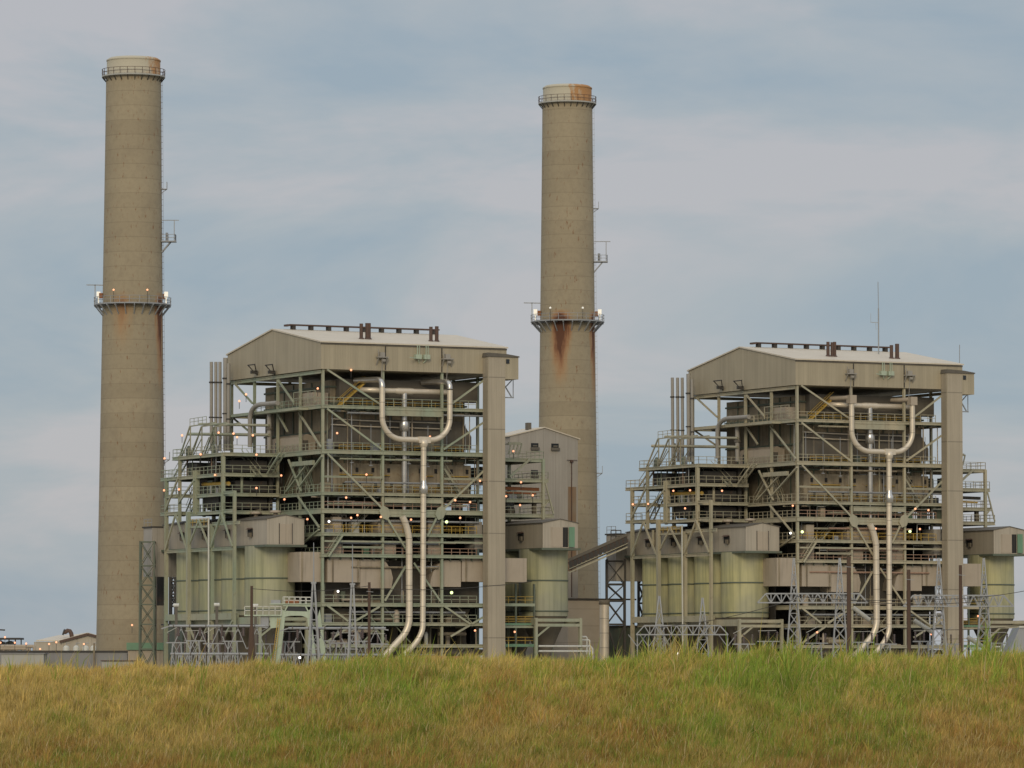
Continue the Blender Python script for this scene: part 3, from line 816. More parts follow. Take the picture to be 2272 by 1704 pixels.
def S3(x, y, u):
    w_, z_ = S(x, y, u); return (u, w_, z_)
def wing(k):
    """stepped steel deck tower that holds the silo row, left of the boiler house"""
    M = UM(k); st = ['steel_green', 'steel_tan'][k]
    T = Thing('deck_tower', 'stepped open steel deck tower with railings left of the %s' % US[k], 'deck tower', M, (-9.5, 11.5, 0), 'stepped steel deck towers')
    uo = -9.6
    for w_, z0, z1, s_ in ((11.5, 0, 29.3, .42), (20.3, 0, 24.3, .55), (29.5, 0, 25, .42), (38.6, 0, 32.2, .5), (16.0, 24.4, 35.4, .5), (33.2, 25, 35.6, .42), (26.6, 26, 33, .8)):
        T.part('column', MB().ibeam((uo, w_, z0), (uo, w_, z1), s_, s_ + .1, (0, 1, 0)), st)
    for w_, z0, z1 in ((27.0, 24, 36), (38.6, 0, 32.2), (20, 20, 35.2)):
        T.part('column', MB().ibeam((-3.0, w_, z0 if w_ != 38.6 else 26), (-3.0, w_, z1), .4, .45, (0, 1, 0)), st)
    T.part('column', MB().ibeam((-0.6, 40.2, 0), (-0.6, 40.2, 40), .5, .55, (0, 1, 0)), st)
    for z_, w0, w1, ub in ((35.4, 15.6, 36.0, 0.0), (32.2, 15.8, 40.8, 0.0), (29.1, 15.9, 28.5, 0.0), (26.3, 15.6, 28.8, 0.0), (26.6, 33.8, 40.8, -5.5), (29.4, 34.5, 38.5, -7)):
        d = MB().box(uo + 0.1, ub - 0.05, w0 + 0.1, w1 - 0.1, z_ - 0.05, z_ + 0.08)
        T.part('deck', d, 'grating')
        for p, q in (((uo - 0.05, w0), (uo - 0.05, w1)), ((uo, w0 - 0.05), (ub, w0 - 0.05)), ((uo, w1), (ub, w1)), ((uo / 2, w0), (uo / 2, w1))):
            T.part('beam', MB().ibeam((p[0], p[1], z_ - 0.22), (q[0], q[1], z_ - 0.22), 0.3, 0.55), st)
        T.part('handrail', MB().rail([(ub - 0.3, w0, z_ + 0.1), (uo, w0, z_ + 0.1), (uo, w1, z_ + 0.1), (ub - 1, w1, z_ + 0.1)], 1.15), st)
        jj = MB()
        for w_ in np.arange(w0 + 1.5, w1 - 0.5, 2.2): jj.bar((uo + 0.2, w_, z_ - 0.25), (ub - 0.2, w_, z_ - 0.25), 0.14, 0.35)
        T.part('joist', jj, 'steel_green_back')
    for z_, w0, w1 in ((24.3, 9.6, 20.0), (20.3, 11.5, 38.6), (24.9, 22, 28.5)):
        T.part('beam', MB().ibeam((uo, w0, z_), (uo, w1, z_), 0.3, 0.5), st)
    T.part('ledge', MB().box(uo - 0.3, uo + 1.0, 12.0, 38.3, 9.2, 10.2), st)
    T.part('beam', MB().ibeam((uo, 11.5, 26.2), (uo, 16, 26.2), .3, .55), st)
    T.part('beam', MB().ibeam((uo, 11.5, 29.1), (uo, 16, 29.1), .3, .5), st)
    def br(a, b_, t=.32, u=uo - 0.3): T.part('brace', MB().bar((u, a[0], a[1]), (u, b_[0], b_[1]), t, t * .7, (1, 0, 0)), st)
    for a, b_ in (((16.0, 26), (11.7, 20.6)), ((16.0, 26), (20.1, 20.6)), ((24.8, 25), (20.5, 20.6)), ((24.8, 25), (29.3, 20.6)), ((34.2, 26.2), (29.7, 20.6)), ((34.2, 26.2), (38.4, 20.6)),
                  ((33.2, 32), (38.4, 27)), ((16.2, 35), (9, 30.8)) if False else ((26.6, 31.5), (33, 28)), ((20.3, 9), (29.5, 1)), ((29.5, 9), (20.3, 1)), ((11.5, 9), (20.3, 2))):
        br(a, b_)
    # stair flight seen between the upper decks
    def stair(wa, za, wb, zb, u):
        s_ = MB()
        for du in (0, .9): s_.bar((u + du, wa, za), (u + du, wb, zb), .12, .28).bar((u + du, wa, za + 1), (u + du, wb, zb + 1), .07)
        for i in range(12):
            f_ = (i + .5) / 12; w_ = wa + (wb - wa) * f_; z_ = za + (zb - za) * f_
            s_.box(u + .06, u + .84, w_ - .15, w_ + .15, z_, z_ + .05)
        T.part('stair', s_, st)
    stair(38.5, 32.4, 34.0, 35.4, uo + 1.2); stair(15.0, 32.2, 10.2, 35.3, -2.5); stair(40, 26.8, 34.5, 32.2, uo + 4)
    # inclined frame on the top deck
    for du in (0, 2.0, 4.2):
        u = uo + 0.6 + du
        T.part('inclined_frame', MB().bar((u, 34.6, 35.6), (u, 30.6, 40.2), .2).bar((u, 30.6, 40.2), (u, 20.5, 40.4), .18).bar((u, 30.4, 40.2), (u, 30.4, 35.5), .16).bar((u, 34.0, 35.6), (u, 30.4, 38.4), .12).bar((u, 30.4, 35.6), (u, 27.5, 38.4), .12), st)
    T.part('inclined_frame', MB().rail([(uo + .6, 30.6, 40.3), (uo + .6, 24, 40.4)], 1.1), st)
    # two long pipes over the top deck
    for (xa, ya), (xb, yb), r in (((443, 941), (597, 944), .22), ((418, 963), (597, 965), .25)):
        a = sp(xa, ya, -6.0); b_ = sp(xb, yb, -1.0)
        T.part('pipe', MB().tube([a, b_], r, 8), st)
    # coal feed equipment between the decks
    prr = random.Random(5)
    for i in range(16):
        w_ = prr.uniform(17, 34); u = prr.uniform(-9, -2.5); z_ = prr.choice([26.4, 29.2, 32.3, 35.5]); r = prr.uniform(.25, .8)
        if z_ < 31 and w_ > 27: z_ = 32.3
        T.part('tank', MB().lathe([(r, z_), (r, z_ + 1.1), (r * .4, z_ + 1.6), (0.01, z_ + 1.65)], (u, w_), 12), prr.choice(['steel_green_back', 'steel_grey', 'hopper', 'rustred']))
    for i in range(46):
        w_ = prr.uniform(17, 37); u = prr.uniform(-9.3, -1); z_ = prr.choice([20.3, 26.4, 29.2, 32.3])
        if w_ > 27 and z_ < 31: z_ = 27.0 if w_ > 34 else 22.0
        T.part('pipe', MB().tube([(u, w_, z_), (u, w_, z_ + 2.9)], prr.choice([.06, .09, .14, .25]), 6), prr.choice([st, 'steel_green_back', 'steel_grey', 'steel_dark', 'rail_brown']))
    for z0, z1 in ((32.5, 34.7), (29.4, 31.7), (26.7, 28.7)):
        w_ = 17.2
        while w_ < (34 if z0 > 32 else 28):
            dw = prr.uniform(1.2, 3.4); hh = prr.uniform(.65, 1.0)
            T.part('feeder', MB().box(-7.5 + prr.uniform(-1, 1), -1.5, w_, w_ + dw, z0, z0 + (z1 - z0) * hh), prr.choice(['steel_dark', 'steel_green_back', 'steel_dark', 'hopper']))
            w_ += dw + prr.uniform(.3, 1.3)
    T.part('bin_wall', MB().box(-1.2, -.6, 17, 34.5, 25.6, 35.0), 'steel_dark')
    T.part('duct', MB().tube([(-8.2, 17, 30.6), (-8.2, 27, 30.8)], .35, 10), 'yellow')
    T.part('feeder', MB().box(-8.8, -4, 28.2, 30.0, 32.3, 34.2), 'steel_dark')
    T.part('feeder', MB().box(-8.6, -3, 20, 26.0, 27.0, 28.9), 'steel_dark')
    T.part('white_pipe', MB().tube([S3(463, 1148, uo - .6), S3(463, 1480, uo - .6)], .14, 8), 'white')
    T.part('column', MB().bar(S3(418, 1135, uo - .4), S3(418, 1490, uo - .4), .6, .6), st)
    # pale access platform over the gallery roof
    z_ = S(440, 1167, uo)[1]
    T.part('deck', MB().box(uo - .3, uo + 2.2, 21.5, 29, z_ - .3, z_), st)
    T.part('handrail', MB().rail([(uo - .2, 21.5, z_), (uo - .2, 29, z_)], 1.1), 'yellow')
    # dark transfer chute box at the far end
    T = Thing('transfer_box', 'grey box at the far end of the silo gallery, %s' % US[k], 'transfer box', M, (-7, 44.5, 0), 'transfer boxes')
    T.part('wall', MB().box(-9.8, -1.8, 44.02, 47.6, 16.4, 24.3), 'clad_grey')
    T.part('roof', MB().box(-10.0, -1.7, 43.95, 47.8, 24.31, 24.55), 'steel_dark')
    T.part('handrail', MB().rail([(-9.8, 44.2, 24.55), (-9.8, 47.4, 24.55)], 1.2), 'steel_grey')

def right_tower(k):
    M = UM(k); st = ['steel_green', 'steel_tan'][k]
    T = Thing('deck_tower', 'open steel deck tower with railings right of the elevator shaft of the %s' % US[k], 'deck tower', M, (40, 17, 0), 'stepped steel deck towers')
    zs = [FK(0, 1160, y, 17)[2] for y in (1018, 1063, 1108, 1141)]
    ends = [FK(0, x, 1060, 17)[0] for x in (1206, 1216, 1218, 1228)]
    for z_, ue in zip(zs, ends):
        T.part('deck', MB().box(WU + .1, ue - .1, 17.1, 29, z_ - .05, z_ + .08), 'grating')
        for p, q in (((WU, 17), (ue, 17)), ((ue, 17), (ue, 29)), ((WU, 29), (ue, 29))):
            T.part('beam', MB().ibeam((*p, z_ - .2), (*q, z_ - .2), .3, .6), st)
        T.part('handrail', MB().rail([(WU + .5, 17, z_ + .1), (ue, 17, z_ + .1), (ue, 29, z_ + .1)], 1.15), st)
    uc = FK(0, 1205, 1060, 16.9)[0]
    for u, w_ in ((uc, 16.9), (uc, 29), (38.5, 29), (WU + 3.5, 29)):
        T.part('column', MB().ibeam((u, w_, 0), (u, w_, zs[0]), .45, .5, (0, 1, 0)), st)
    T.part('column', MB().ibeam((FK(0, 1137, 1200, 3.0)[0], 16, 0), (FK(0, 1137, 1200, 3.0)[0], 16, zs[3]), .45, .5, (0, 1, 0)), st)
    T.part('brace', MB().bar(FK(0, 1131, 1058, 16.6), FK(0, 1177, 1018, 16.6), .35, .25, (0, 1, 0)), st)
    T.part('brace', MB().bar(FK(0, 1210, 1070, 16.6), FK(0, 1228, 1140, 16.6), .2, .2, (0, 1, 0)), st)
    T.part('brace', MB().bar(FK(0, 1206, 1125, 16.6), FK(0, 1217, 1112, 16.6), .2, .2, (0, 1, 0)), st)
    for (x0, x1) in ((1128, 1150),):
        for i in range(4):
            a = FK(0, x0 + i * 8, 1008, 18); b_ = FK(0, x0 + 6 + i * 8, 984, 18)
            T.part('stair_frame', MB().bar(a, b_, .18).bar(b_, (b_[0], 22, b_[2]), .12), st)
    a = FK(0, 1128, 984, 18); b_ = FK(0, 1155, 984, 18)
    T.part('stair_frame', MB().bar(a, b_, .2, .45), st)
    a = FK(0, 1120, 1083, 19); b_ = FK(0, 1194, 1086, 19)
    T.part('cable_tray', MB().bar(a, b_, .8, .5), 'rustred' if k == 0 else 'steel_dark')
    T.part('cable_tray', MB().bar((a[0], 19, a[2] - .7), (b_[0] - .5, 19, b_[2] - .7), .5, .3), 'yellow' if k else 'rustred')
    prr = random.Random(9)
    for i in range(18):
        u = prr.uniform(WU + 1, 47); w_ = prr.uniform(18, 28); z_ = prr.choice(zs[1:]); a = prr.uniform(.2, .7)
        T.part('equipment_box', MB().box(u - a, u + a, w_ - a, w_ + a, z_ + .1, z_ + prr.uniform(1, 2.2)), prr.choice(['steel_green_back', 'steel_grey', 'hopper', 'steel_dark']))
    # lower decks between shaft and silo
    for y, c_ in ((1342, st), (1386, 'green_roof'), (1390, st), (1432, 'green_roof')):
        z_ = FK(0, 1150, y, 5)[2]
        T.part('beam', MB().bar((WU + .2, 5, z_), (WU + 8, 5, z_), .3, .45), c_)
        T.part('handrail', MB().rail([(WU + .3, 5, z_ + .2), (WU + 7.8, 5, z_ + .2)], 1.1), 'yellow')
        T.part('deck', MB().box(WU + .2, WU + 8, 5.2, 14, z_ - .05, z_ + .08), 'grating')
    for u in (WU + 1.2, WU + 4.6, WU + 7.9):
        T.part('column', MB().bar((u, 5, 0), (u, 5, 15), .28), 'steel_green_back')

def ducts(k):
    M = UM(k)
    def duct(lab, poly, w0, w1, ribs=(), mat='duct', vert=None):
        T = Thing('air_duct', lab + ' of the ' + US[k], 'air duct', M, (poly[0][0], w0, poly[0][1]), 'air ducts at mid height')
        b_ = T.part('casing', MB().prism(poly, w0, w1, 'y'), mat)
        for u, z0, z1 in ribs:
            T.part('stiffener', MB().box(u - .12, u + .12, w0 - .12, w0 - .004, z0, z1), 'casing', b_)
        return T
    U = lambda x, y, w=1.2: F(x, y, w)
    a, b_, zt, zb = U(662, 1225)[0], U(712, 1225)[0], U(690, 1225)[1], U(690, 1291)[1]
    duct('tan square duct just left of the corner column', [(a, zb), (b_, zb), (b_, zt), (a, zt)], 0.65, 6.5, [(a + .4, zb, zt)])
    a, b_, zt, zb = U(723, 1240)[0], U(795, 1240)[0], U(760, 1241)[1], U(760, 1292)[1]
    duct('wide tan duct right of the corner column', [(a, zb), (b_, zb), (b_, zt - .2), (b_ - 2.4, zt + .6), (a + 1.5, zt + .8), (a, zt)], 0.6, 4.4, [(a + .9, zb, zt), (b_ - .3, zb, zt)])
    a, b_, zt, zb = U(797, 1240)[0], U(874, 1240)[0], U(830, 1241)[1], U(830, 1305)[1]
    arcp = [(b_ - 2.3 + 2.3 * math.sin(t_), zb + (zt - zb) * (0.5 - 0.5 * math.cos(t_) ) if False else zb + (zt - zb) * (1 - math.cos(t_ * 1.0)) ) for t_ in np.linspace(0.0, math.pi / 2, 8)]
    c1 = [(b_ - 0.6, zb), (b_ - 0.35, zb + 1.6), (b_ - 0.7, zb + 2.9), (b_ - 1.6, zb + 4.1), (b_ - 2.8, zt)]
    duct('tan duct with a curved right end, left of the steam pipes', [(a, zb)] + c1 + [(a, zt)], 0.8, 5.0)
    a, b_, zt, zb = U(952, 1242)[0], U(1020, 1240)[0], U(985, 1243)[1], U(985, 1302)[1]
    c1 = [(a + 2.6, zt), (a + 1.4, zt - .7), (a + .5, zt - 1.9), (a + .1, zt - 3.2), (a, zb)]
    duct('tan duct with a curved left end, right of the steam pipes', c1 + [(b_, zb), (b_, zt)], 0.8, 5.0)
    a, b_, zt, zb = U(1022, 1242)[0], U(1153, 1242)[0], U(1080, 1238)[1], U(1080, 1291)[1]
    duct('long tan duct passing behind the elevator shaft', [(a, zb), (b_ + 1, zb), (b_ + 1, zt), (a, zt)], 0.7, 5.0, [(a + .7, zb, zt)])
    for (x0, x1, y0, y1, nm) in ((733, 752, 1147, 1240, 'narrow tan upright duct beside the corner column'), (834, 899, 1152, 1182, 'pale boxy duct behind the second column'),
                                 (837, 873, 1200, 1238, 'small tan duct above the curved duct'), (944, 976, 1152, 1236, 'pale upright duct behind the third column'), (1047, 1064, 1158, 1218, 'slim grey duct beside the elevator shaft')):
        a, zt = U(x0, y0, 1.8); b_, _ = U(x1, y0, 1.8); _, zb = U(x0, y1, 1.8)
        duct(nm, [(a, zb), (b_, zb), (b_, zt), (a, zt)], 0.9, 4.4, mat='duct' if x0 != 1047 else 'clad_grey')

def steam_pipes(k):
    M = UM(k)
    w_ = -1.5
    T = Thing('steam_pipe', 'U-shaped steam pipe above one long down pipe, front of the %s' % US[k], 'steam pipe', M, fp(937, 1000, w_), 'steam pipes on the boiler fronts')
    r = 0.44
    ul = F(848, 900, w_)[0]; ur = F(998, 900, w_)[0]
    zt = F(848, 850, w_)[1]; zc_ = F(848, 925, w_)[1]; zb = F(941, 976, w_)[1]; um = F(940, 976, w_)[0]
    R_ = zc_ - zb
    def elbow(c, a0, a1, R2, n=8): return [(c[0] + R2 * math.cos(a0 + (a1 - a0) * i / n), w_, c[1] + R2 * math.sin(a0 + (a1 - a0) * i / n)) for i in range(n + 1)]
    left = [(ul, w_, zt - .6)] + elbow((ul + R_, zc_), math.pi, 1.5 * math.pi, R_, 10) + [(um, w_, zb)]
    right = [(ur, w_, zt - .8)] + elbow((ur - R_, zc_), 0, -0.5 * math.pi, R_, 10) + [(um, w_, zb)]
    T.part('left_arm', MB().tube(left, r, 14), 'pipe_lagging')
    T.part('right_arm', MB().tube(right, r, 14), 'pipe_lagging')
    if k == 0:
        for u in (ul, ur):
            T.part('top_elbow', MB().tube([(u, w_, zt - .6)] + arc((u, w_, zt - .5), (u, w_, zt + .6), (u - .3, w_ + 1.4, zt + .6), 6) + [(u - 2.4, 3.4, zt + .6)], r + .03, 14), 'pipe_bright')
    else:
        for u in (ul, ur):
            q = MB().box(u - .62, u + .62, w_ - .62, w_ + .62, zt - .85, zt + .5)
            q.tube([(u - .2, w_, zt + .1), (u - 1.6, 2.4, zt + .1)], .36, 10)
            T.part('valve_box', q, 'duct')
    T.part('tee', MB().lathe([(r, zb), (r + .25, zb + .02), (r + .25, zb - .7), (r + .1, zb - 1.1)], (um, w_), 14).box(um - 1.0, um + 1.0, w_ - .5, w_ + .5, zb - .5, zb + .48), 'pipe_lagging')
    um2, z2 = F(938, 1388, w_); e1 = F(937, 1415, w_); e2 = F(905, 1445, w_); e3 = F(868, 1480, w_)
    dn = [(um, w_, zb - .4), (um2, w_, z2)] + arc((um2, w_, z2), (e1[0], w_, e1[1]), (e2[0], w_, e2[1]), 7)[1:] + [(e3[0], w_, e3[1])]
    T.part('down_pipe', MB().tube(dn, .45, 14), 'pipe_lagging')
    zc2 = F(937, 1083, w_)[1]
    T.part('collar', MB().lathe([(.46, zc2 - .9), (.72, zc2 - .8), (.72, zc2 + .2), (.5, zc2 + .6), (.47, zc2 + 1.2)], (um, w_), 16), 'pipe_bright')
    # header and second down pipe
    w2 = 1.0
    T = Thing('steam_pipe', 'silvery steam pipe with cross header, left of the U-shaped pipe on the %s' % US[k], 'steam pipe', M, fp(897, 1000, w2), 'steam pipes on the boiler fronts')
    uh0, zh = F(858, 867, w2); uh1, _ = F(990, 871, w2); uc = F(897, 900, w2)[0]
    hd = [(uh0 - 3.6, w2 + 3.4, zh + .2), (uh0 - 3.7, w2 + 1.0, zh + .1), (uh0 - 2.6, w2, zh + .05), (uh0, w2, zh), (uh1, w2, zh), (uh1 + .5, w2 + .5, zh), (uh1 + .5, w2 + 3, zh)]
    T.part('header', MB().tube(hd, .45, 14), 'pipe_lagging')
    T.part('tee', MB().tube([(uc - 1.6, w2, zh), (uc - 1.1, w2, zh), (uc + 1.1, w2, zh), (uc + 1.6, w2, zh)], [.46, .56, .56, .46], 14), 'pipe_lagging')
    z3 = F(897, 1085, w2)[1]; z4 = F(897, 1098, w2)[1]
    T.part('down_pipe', MB().lathe([(.47, zh), (.47, z3), (.34, z4), (.34, 26.2)], (uc, w2), 14), 'pipe_bright')
    zk = F(897, 945, w2)[1]
    T.part('collar', MB().lathe([(.48, zk - .9), (.74, zk - .8), (.74, zk + .6), (.52, zk + .9)], (uc, w2), 16), 'pipe_bright')
    T = Thing('steam_pipe', 'thick bent pipe from the big girder to the ground, front of the %s' % US[k], 'steam pipe', M, fp(908, 1300, -1.0), 'steam pipes on the boiler fronts')
    g = lambda x, y: fp(x, y, -1.0)
    pts = [g(893, 1146)] + arc(g(893, 1146), g(904, 1168), g(907.5, 1195), 5)[1:] + [g(908, 1370)] + arc(g(908, 1370), g(908, 1400), g(884, 1422), 6)[1:] + [g(835, 1476)]
    T.part('down_pipe', MB().tube(pts, .53, 14), 'pipe_lagging')
    # side elbow pipe
    T = Thing('steam_pipe', 'thick pale bent pipe, upper left side of the %s' % US[k], 'steam pipe', M, sp(555, 960, -2.2), 'steam pipes on the boiler fronts')
    g = lambda x, y: sp(x, y, -2.2)
    T.part('down_pipe', MB().tube([g(616, 894), g(585, 897)] + arc(g(580, 897), g(558, 899), g(555, 925), 6) + [g(555, 992)], .38, 12), 'pipe_grey')
    g = lambda x, y: sp(x, y, -.7)
    T = Thing('riser_pipe', 'upright pale riser pipe beside the side cabin of the %s' % US[k], 'pipe', M, sp(597, 1000, -.7), 'riser pipes')
    T.part('pipe', MB().tube([g(597.5, 914), g(597.5, 999)], .38, 12), 'pipe_grey')
    T.part('flange', MB().tube([g(597.5, 949), g(597.5, 954)], .6, 12), 'casing_grey')
    # vent stacks at the upper left corner
    for i, (x, yt, yb, r2) in enumerate(((469, 803, 1000, .27), (479, 803, 1000, .27), (488, 803, 1000, .27), (500, 794, 1000, .36), (507, 806, 1000, .26))):
        u = -2.0
        a = sp(x, yt, u); b_ = sp(x, yb, u)
        names = ['leftmost', 'second from the left', 'middle', 'tallest and thickest', 'rightmost']
        T = Thing('vent_stack', '%s thin grey vent pipe at the upper left of the %s' % (names[i], US[k]), 'vent pipe', M, b_, 'thin vent pipes beside the penthouses')
        T.part('pipe', MB().tube([b_, a], r2, 10), 'pipe_grey')
        T.part('clamp', MB().tube([(a[0], a[1], a[2] - 3.2), (a[0], a[1], a[2] - 3.45)], r2 + .12, 10), 'steel_dark')
        T.part('clamp', MB().tube([(a[0], a[1], a[2] - 8.9), (a[0], a[1], a[2] - 9.1)], r2 + .12, 10), 'steel_dark')

LAMPS = []
def lamp(M, k, p, kind, zone, below=1.2):
    LAMPS.append((M @ Vector(p), M, Vector(p), kind, zone, below, k))

for k in (0, 1):
    boiler_house(k); elevator(k); silo_rows(k); wing(k); right_tower(k); ducts(k); steam_pipes(k)

L0 = [(779,821,'o'),(705,862,'o'),(546,875,'o'),(531,890,'o'),(485,960,'o'),(518,962,'o'),(561,966,'o'),(526,970,'o'),(748,961,'o'),(954,969,'o'),(404,966,'o'),
      (365,1017,'o'),(445,1008,'o'),(569,1009,'o'),(477,1054,'o'),(624,1055,'o'),(364,1088,'o'),(397,1086,'o'),(569,1083,'o'),(631,1108,'o'),(682,1152,'o'),(730,1157,'w'),
      (813,1053,'o'),(944,1058,'o'),(1065,1067,'o'),(768,1104,'o'),(1010,1110,'o'),(1043,1114,'o'),(793,1143,'o'),(779,1149,'o'),(845,1147,'o'),(912,1153,'o'),(1021,1149,'o'),(991,1158,'g'),
      (1139,1001,'o'),(1156,1070,'o'),(1123,1101,'o'),(1182,1099,'o'),(1154,1121,'o'),(750,1312,'w'),(1002,1315,'g'),(907,1398,'o'),(1054,1399,'o'),(1142,1402,'o')]
L1 = [(1494,1089,'o'),(1531,1088,'o'),(1602,1089,'o'),(1438,1118,'o'),(1404,1119,'o'),(1520,1128,'o'),(1759,1122,'o'),(1754,1183,'w'),(2060,1132,'o'),(2031,1129,'o'),(1943,1173,'o'),(2041,1174,'o'),
      (2019,1179,'g'),(1780,1180,'g'),(1813,1403,'o'),(1943,1409,'o'),(1688,1411,'o'),(2170,1367,'o'),(2066,1407,'o')]
for k, LL in ((0, L0), (1, L1)):
    c0 = (600, 717, 1119) if k == 0 else (1630, 1766, 2140)
    for x, y, kd in LL:
        if x < c0[0]:
            p = SK(k, x, y, -9.95); zone = 'left deck tower'
            if y < 1000 and k == 0: zone = 'left deck tower'
        elif x < c0[1]: p = SK(k, x, y, -.35); zone = 'left side of the frame'
        elif x < c0[2]: p = FK(k, x, y, -.55); zone = 'front of the frame'
        else: p = FK(k, x, y, 16.4 if y < 1200 else 4.6); zone = 'right deck tower'
        lamp(UM(k), k, p, kd, zone)

# ------------------------------------------------------------------ chimneys
def chimney(cx, cy, mat, label, H, rt, rb, yo, drop):
    M = Matrix.Translation((cx, cy, 0))
    T = Thing('chimney', label, 'chimney', M, (0, 0, 0), 'tall concrete chimneys')
    zg = 64.6                      # gallery deck
    zt = H - 3.4
    def rad(z_): return rt + (rb - rt) * (1 - z_ / zt) ** 1.15 if z_ < zt else rt
    sh = T.part('shell', MB().lathe([(rad(z_), z_) for z_ in np.linspace(0, zt, 30)], (0, 0), 64), mat)
    cap = MB().lathe([(rt + .02, zt), (rt - .12, zt + .1), (rt - .12, zt + 2.75)], (0, 0), 64)
    cap.lathe([(rt - .04, zt + 2.75), (rt - .04, zt + 2.95)], (0, 0), 64).lathe([(rt - .04, zt + 2.95), (rt - .55, zt + 3.3)], (0, 0), 64).lathe([(rt - .55, zt + 3.3), (rt - 1.0, zt + 3.3), (rt - 1.0, zt + 1)], (0, 0), 64, smooth=False)
    T.part('cap', cap, 'chimney_cap' if drop else 'chimney_cap_rusty')
    # top gallery
    r2 = rt + .75
    def ring_rail(z_, r_, n, h=1.15, t=.07):
        q = MB()
        for kk in (h, h * .5):
            q.lathe([(r_, z_ + kk - t / 2), (r_ + t, z_ + kk - t / 2), (r_ + t, z_ + kk + t / 2), (r_, z_ + kk + t / 2), (r_, z_ + kk - t / 2)], (0, 0), 48)
        for i in range(n):
            a = 2 * math.pi * i / n; p = Vector((math.cos(a) * r_, math.sin(a) * r_, z_)); q.bar(p, p + Vector((0, 0, h)), t + .02)
        return q
    pl = T.part('top_gallery', MB().lathe([(rt, zt - .1), (r2, zt - .1), (r2, zt + .12), (rt, zt + .12)], (0, 0), 48, smooth=False), 'pale_wall')
    T.part('handrail', ring_rail(zt + .1, r2 - .06, 26), 'brown', pl)
    for i in range(26):
        a = 2 * math.pi * i / 26; c, s_ = math.cos(a), math.sin(a)
        T.part('bracket', MB().bar((c * (rt - .05), s_ * (rt - .05), zt - .95), (c * (r2 - .1), s_ * (r2 - .1), zt - .12), .12), 'steel_dark', pl)
    # mid gallery
    rg = rad(zg); r3 = 6.75
    pl = T.part('mid_gallery', MB().lathe([(rg - .05, zg - .12), (r3, zg - .12), (r3, zg + .1), (rg - .05, zg + .1)], (0, 0), 24, smooth=False), 'steel_grey')
    T.part('handrail', ring_rail(zg + .1, r3 - .08, 24), 'steel_grey', pl)
    for i in range(24):
        a = 2 * math.pi * i / 24 + .13; c, s_ = math.cos(a), math.sin(a)
        T.part('bracket', MB().bar((c * (rg - .02), s_ * (rg - .02), zg - 1.9), (c * (r3 - .15), s_ * (r3 - .15), zg - .12), .16).bar((c * rg, s_ * rg, zg - .25), (c * (r3 - .1), s_ * (r3 - .1), zg - .25), .14, .25), 'steel_grey', pl)
    # strobe boxes and the antenna davit
    for a, nm in ((R(185), 0), (R(-4), 1)):
        c, s_ = math.cos(a), math.sin(a); q = 5.9
        T.part('strobe_light', MB().box(c * q - .33, c * q + .33, s_ * q - .33, s_ * q + .33, zg + 1.3, zg + 2.3).bar((c * q, s_ * q, zg), (c * q, s_ * q, zg + 1.3), .2), 'strobe', pl)
        c, s_ = math.cos(a + .15), math.sin(a + .15); q = rad(zg) + .35
        T.part('junction_box', MB().box(c * q - .3, c * q + .3, s_ * q - .3, s_ * q + .3, zg + 1.1, zg + 2.0), 'rustred', pl)
    T.part('davit', MB().bar((-6.5, -.4, zg), (-6.5, -.4, zg + 3.55), .16).bar((-8.0, -.4, zg + 3.5), (-4.9, -.4, zg + 3.45), .16), 'steel_grey', pl)
    # ladder with cage on the right flank
    ld = MB(); al = R(-6)
    c, s_ = math.cos(al), math.sin(al)
    zs = np.arange(8, zt, 1.0)
    for off in (.12, .36):
        for z0, z1 in zip(zs[:-1], zs[1:]):
            r0, r1 = rad(z0) + off, rad(z1) + off
            ld.bar((c * r0, s_ * r0, z0), (c * r1, s_ * r1, z1), .035)
    for z_ in zs:
        r0 = rad(z_)
        ld.bar((c * r0, s_ * r0, z_), (c * (r0 + .36), s_ * (r0 + .36), z_), .05)
    T.part('ladder', ld, 'brown' if drop else 'steel_grey')
    # rest platforms and the sampling platform on the right flank
    for z_, wd, hh in ((F2(yo, 420 if drop else 463), .95, 1.2), (F2(yo, 1020 if drop else 1050), 1.0, 1.3)):
        r0 = rad(z_)
        T.part('rest_platform', MB().box(r0 - .05, r0 + wd, -.8, .4, z_ - .08, z_ + .04).rail([(r0 + wd, -.8, z_), (r0 + wd, .4, z_)], hh, .07, 1.2).bar((r0, -.2, z_ - .7), (r0 + wd, -.2, z_), .1), 'steel_grey')
    z_ = F2(yo, 536 if drop else 581); r0 = rad(z_)
    sp_ = T.part('sampling_platform', MB().box(r0 - .05, r0 + 2.5, -1.3, .9, z_ - .12, z_ + .06).bar((r0, -.8, z_ - 1.9), (r0 + 1.6, -.8, z_), .18).bar((r0, .5, z_ - 1.9), (r0 + 1.6, .5, z_), .18), 'steel_grey')
    T.part('handrail', MB().rail([(r0 + .1, -1.25, z_), (r0 + 2.4, -1.25, z_), (r0 + 2.4, .85, z_)], 1.15, .08, 1.0), 'steel_grey', sp_)
    T.part('davit', MB().bar((r0 + 2.2, -.9, z_), (r0 + 2.2, -.9, z_ + 3.7), .14).bar((r0, -.9, z_ + 3.65), (r0 + 3.0, -.9, z_ + 3.65), .13).tube([(r0 + .9, -.6, z_), (r0 + .9, -.6, z_ + 1.5)], .22, 8), 'steel_grey', sp_)
    return M
def F2(D, y): return AT(1136, y, D).z
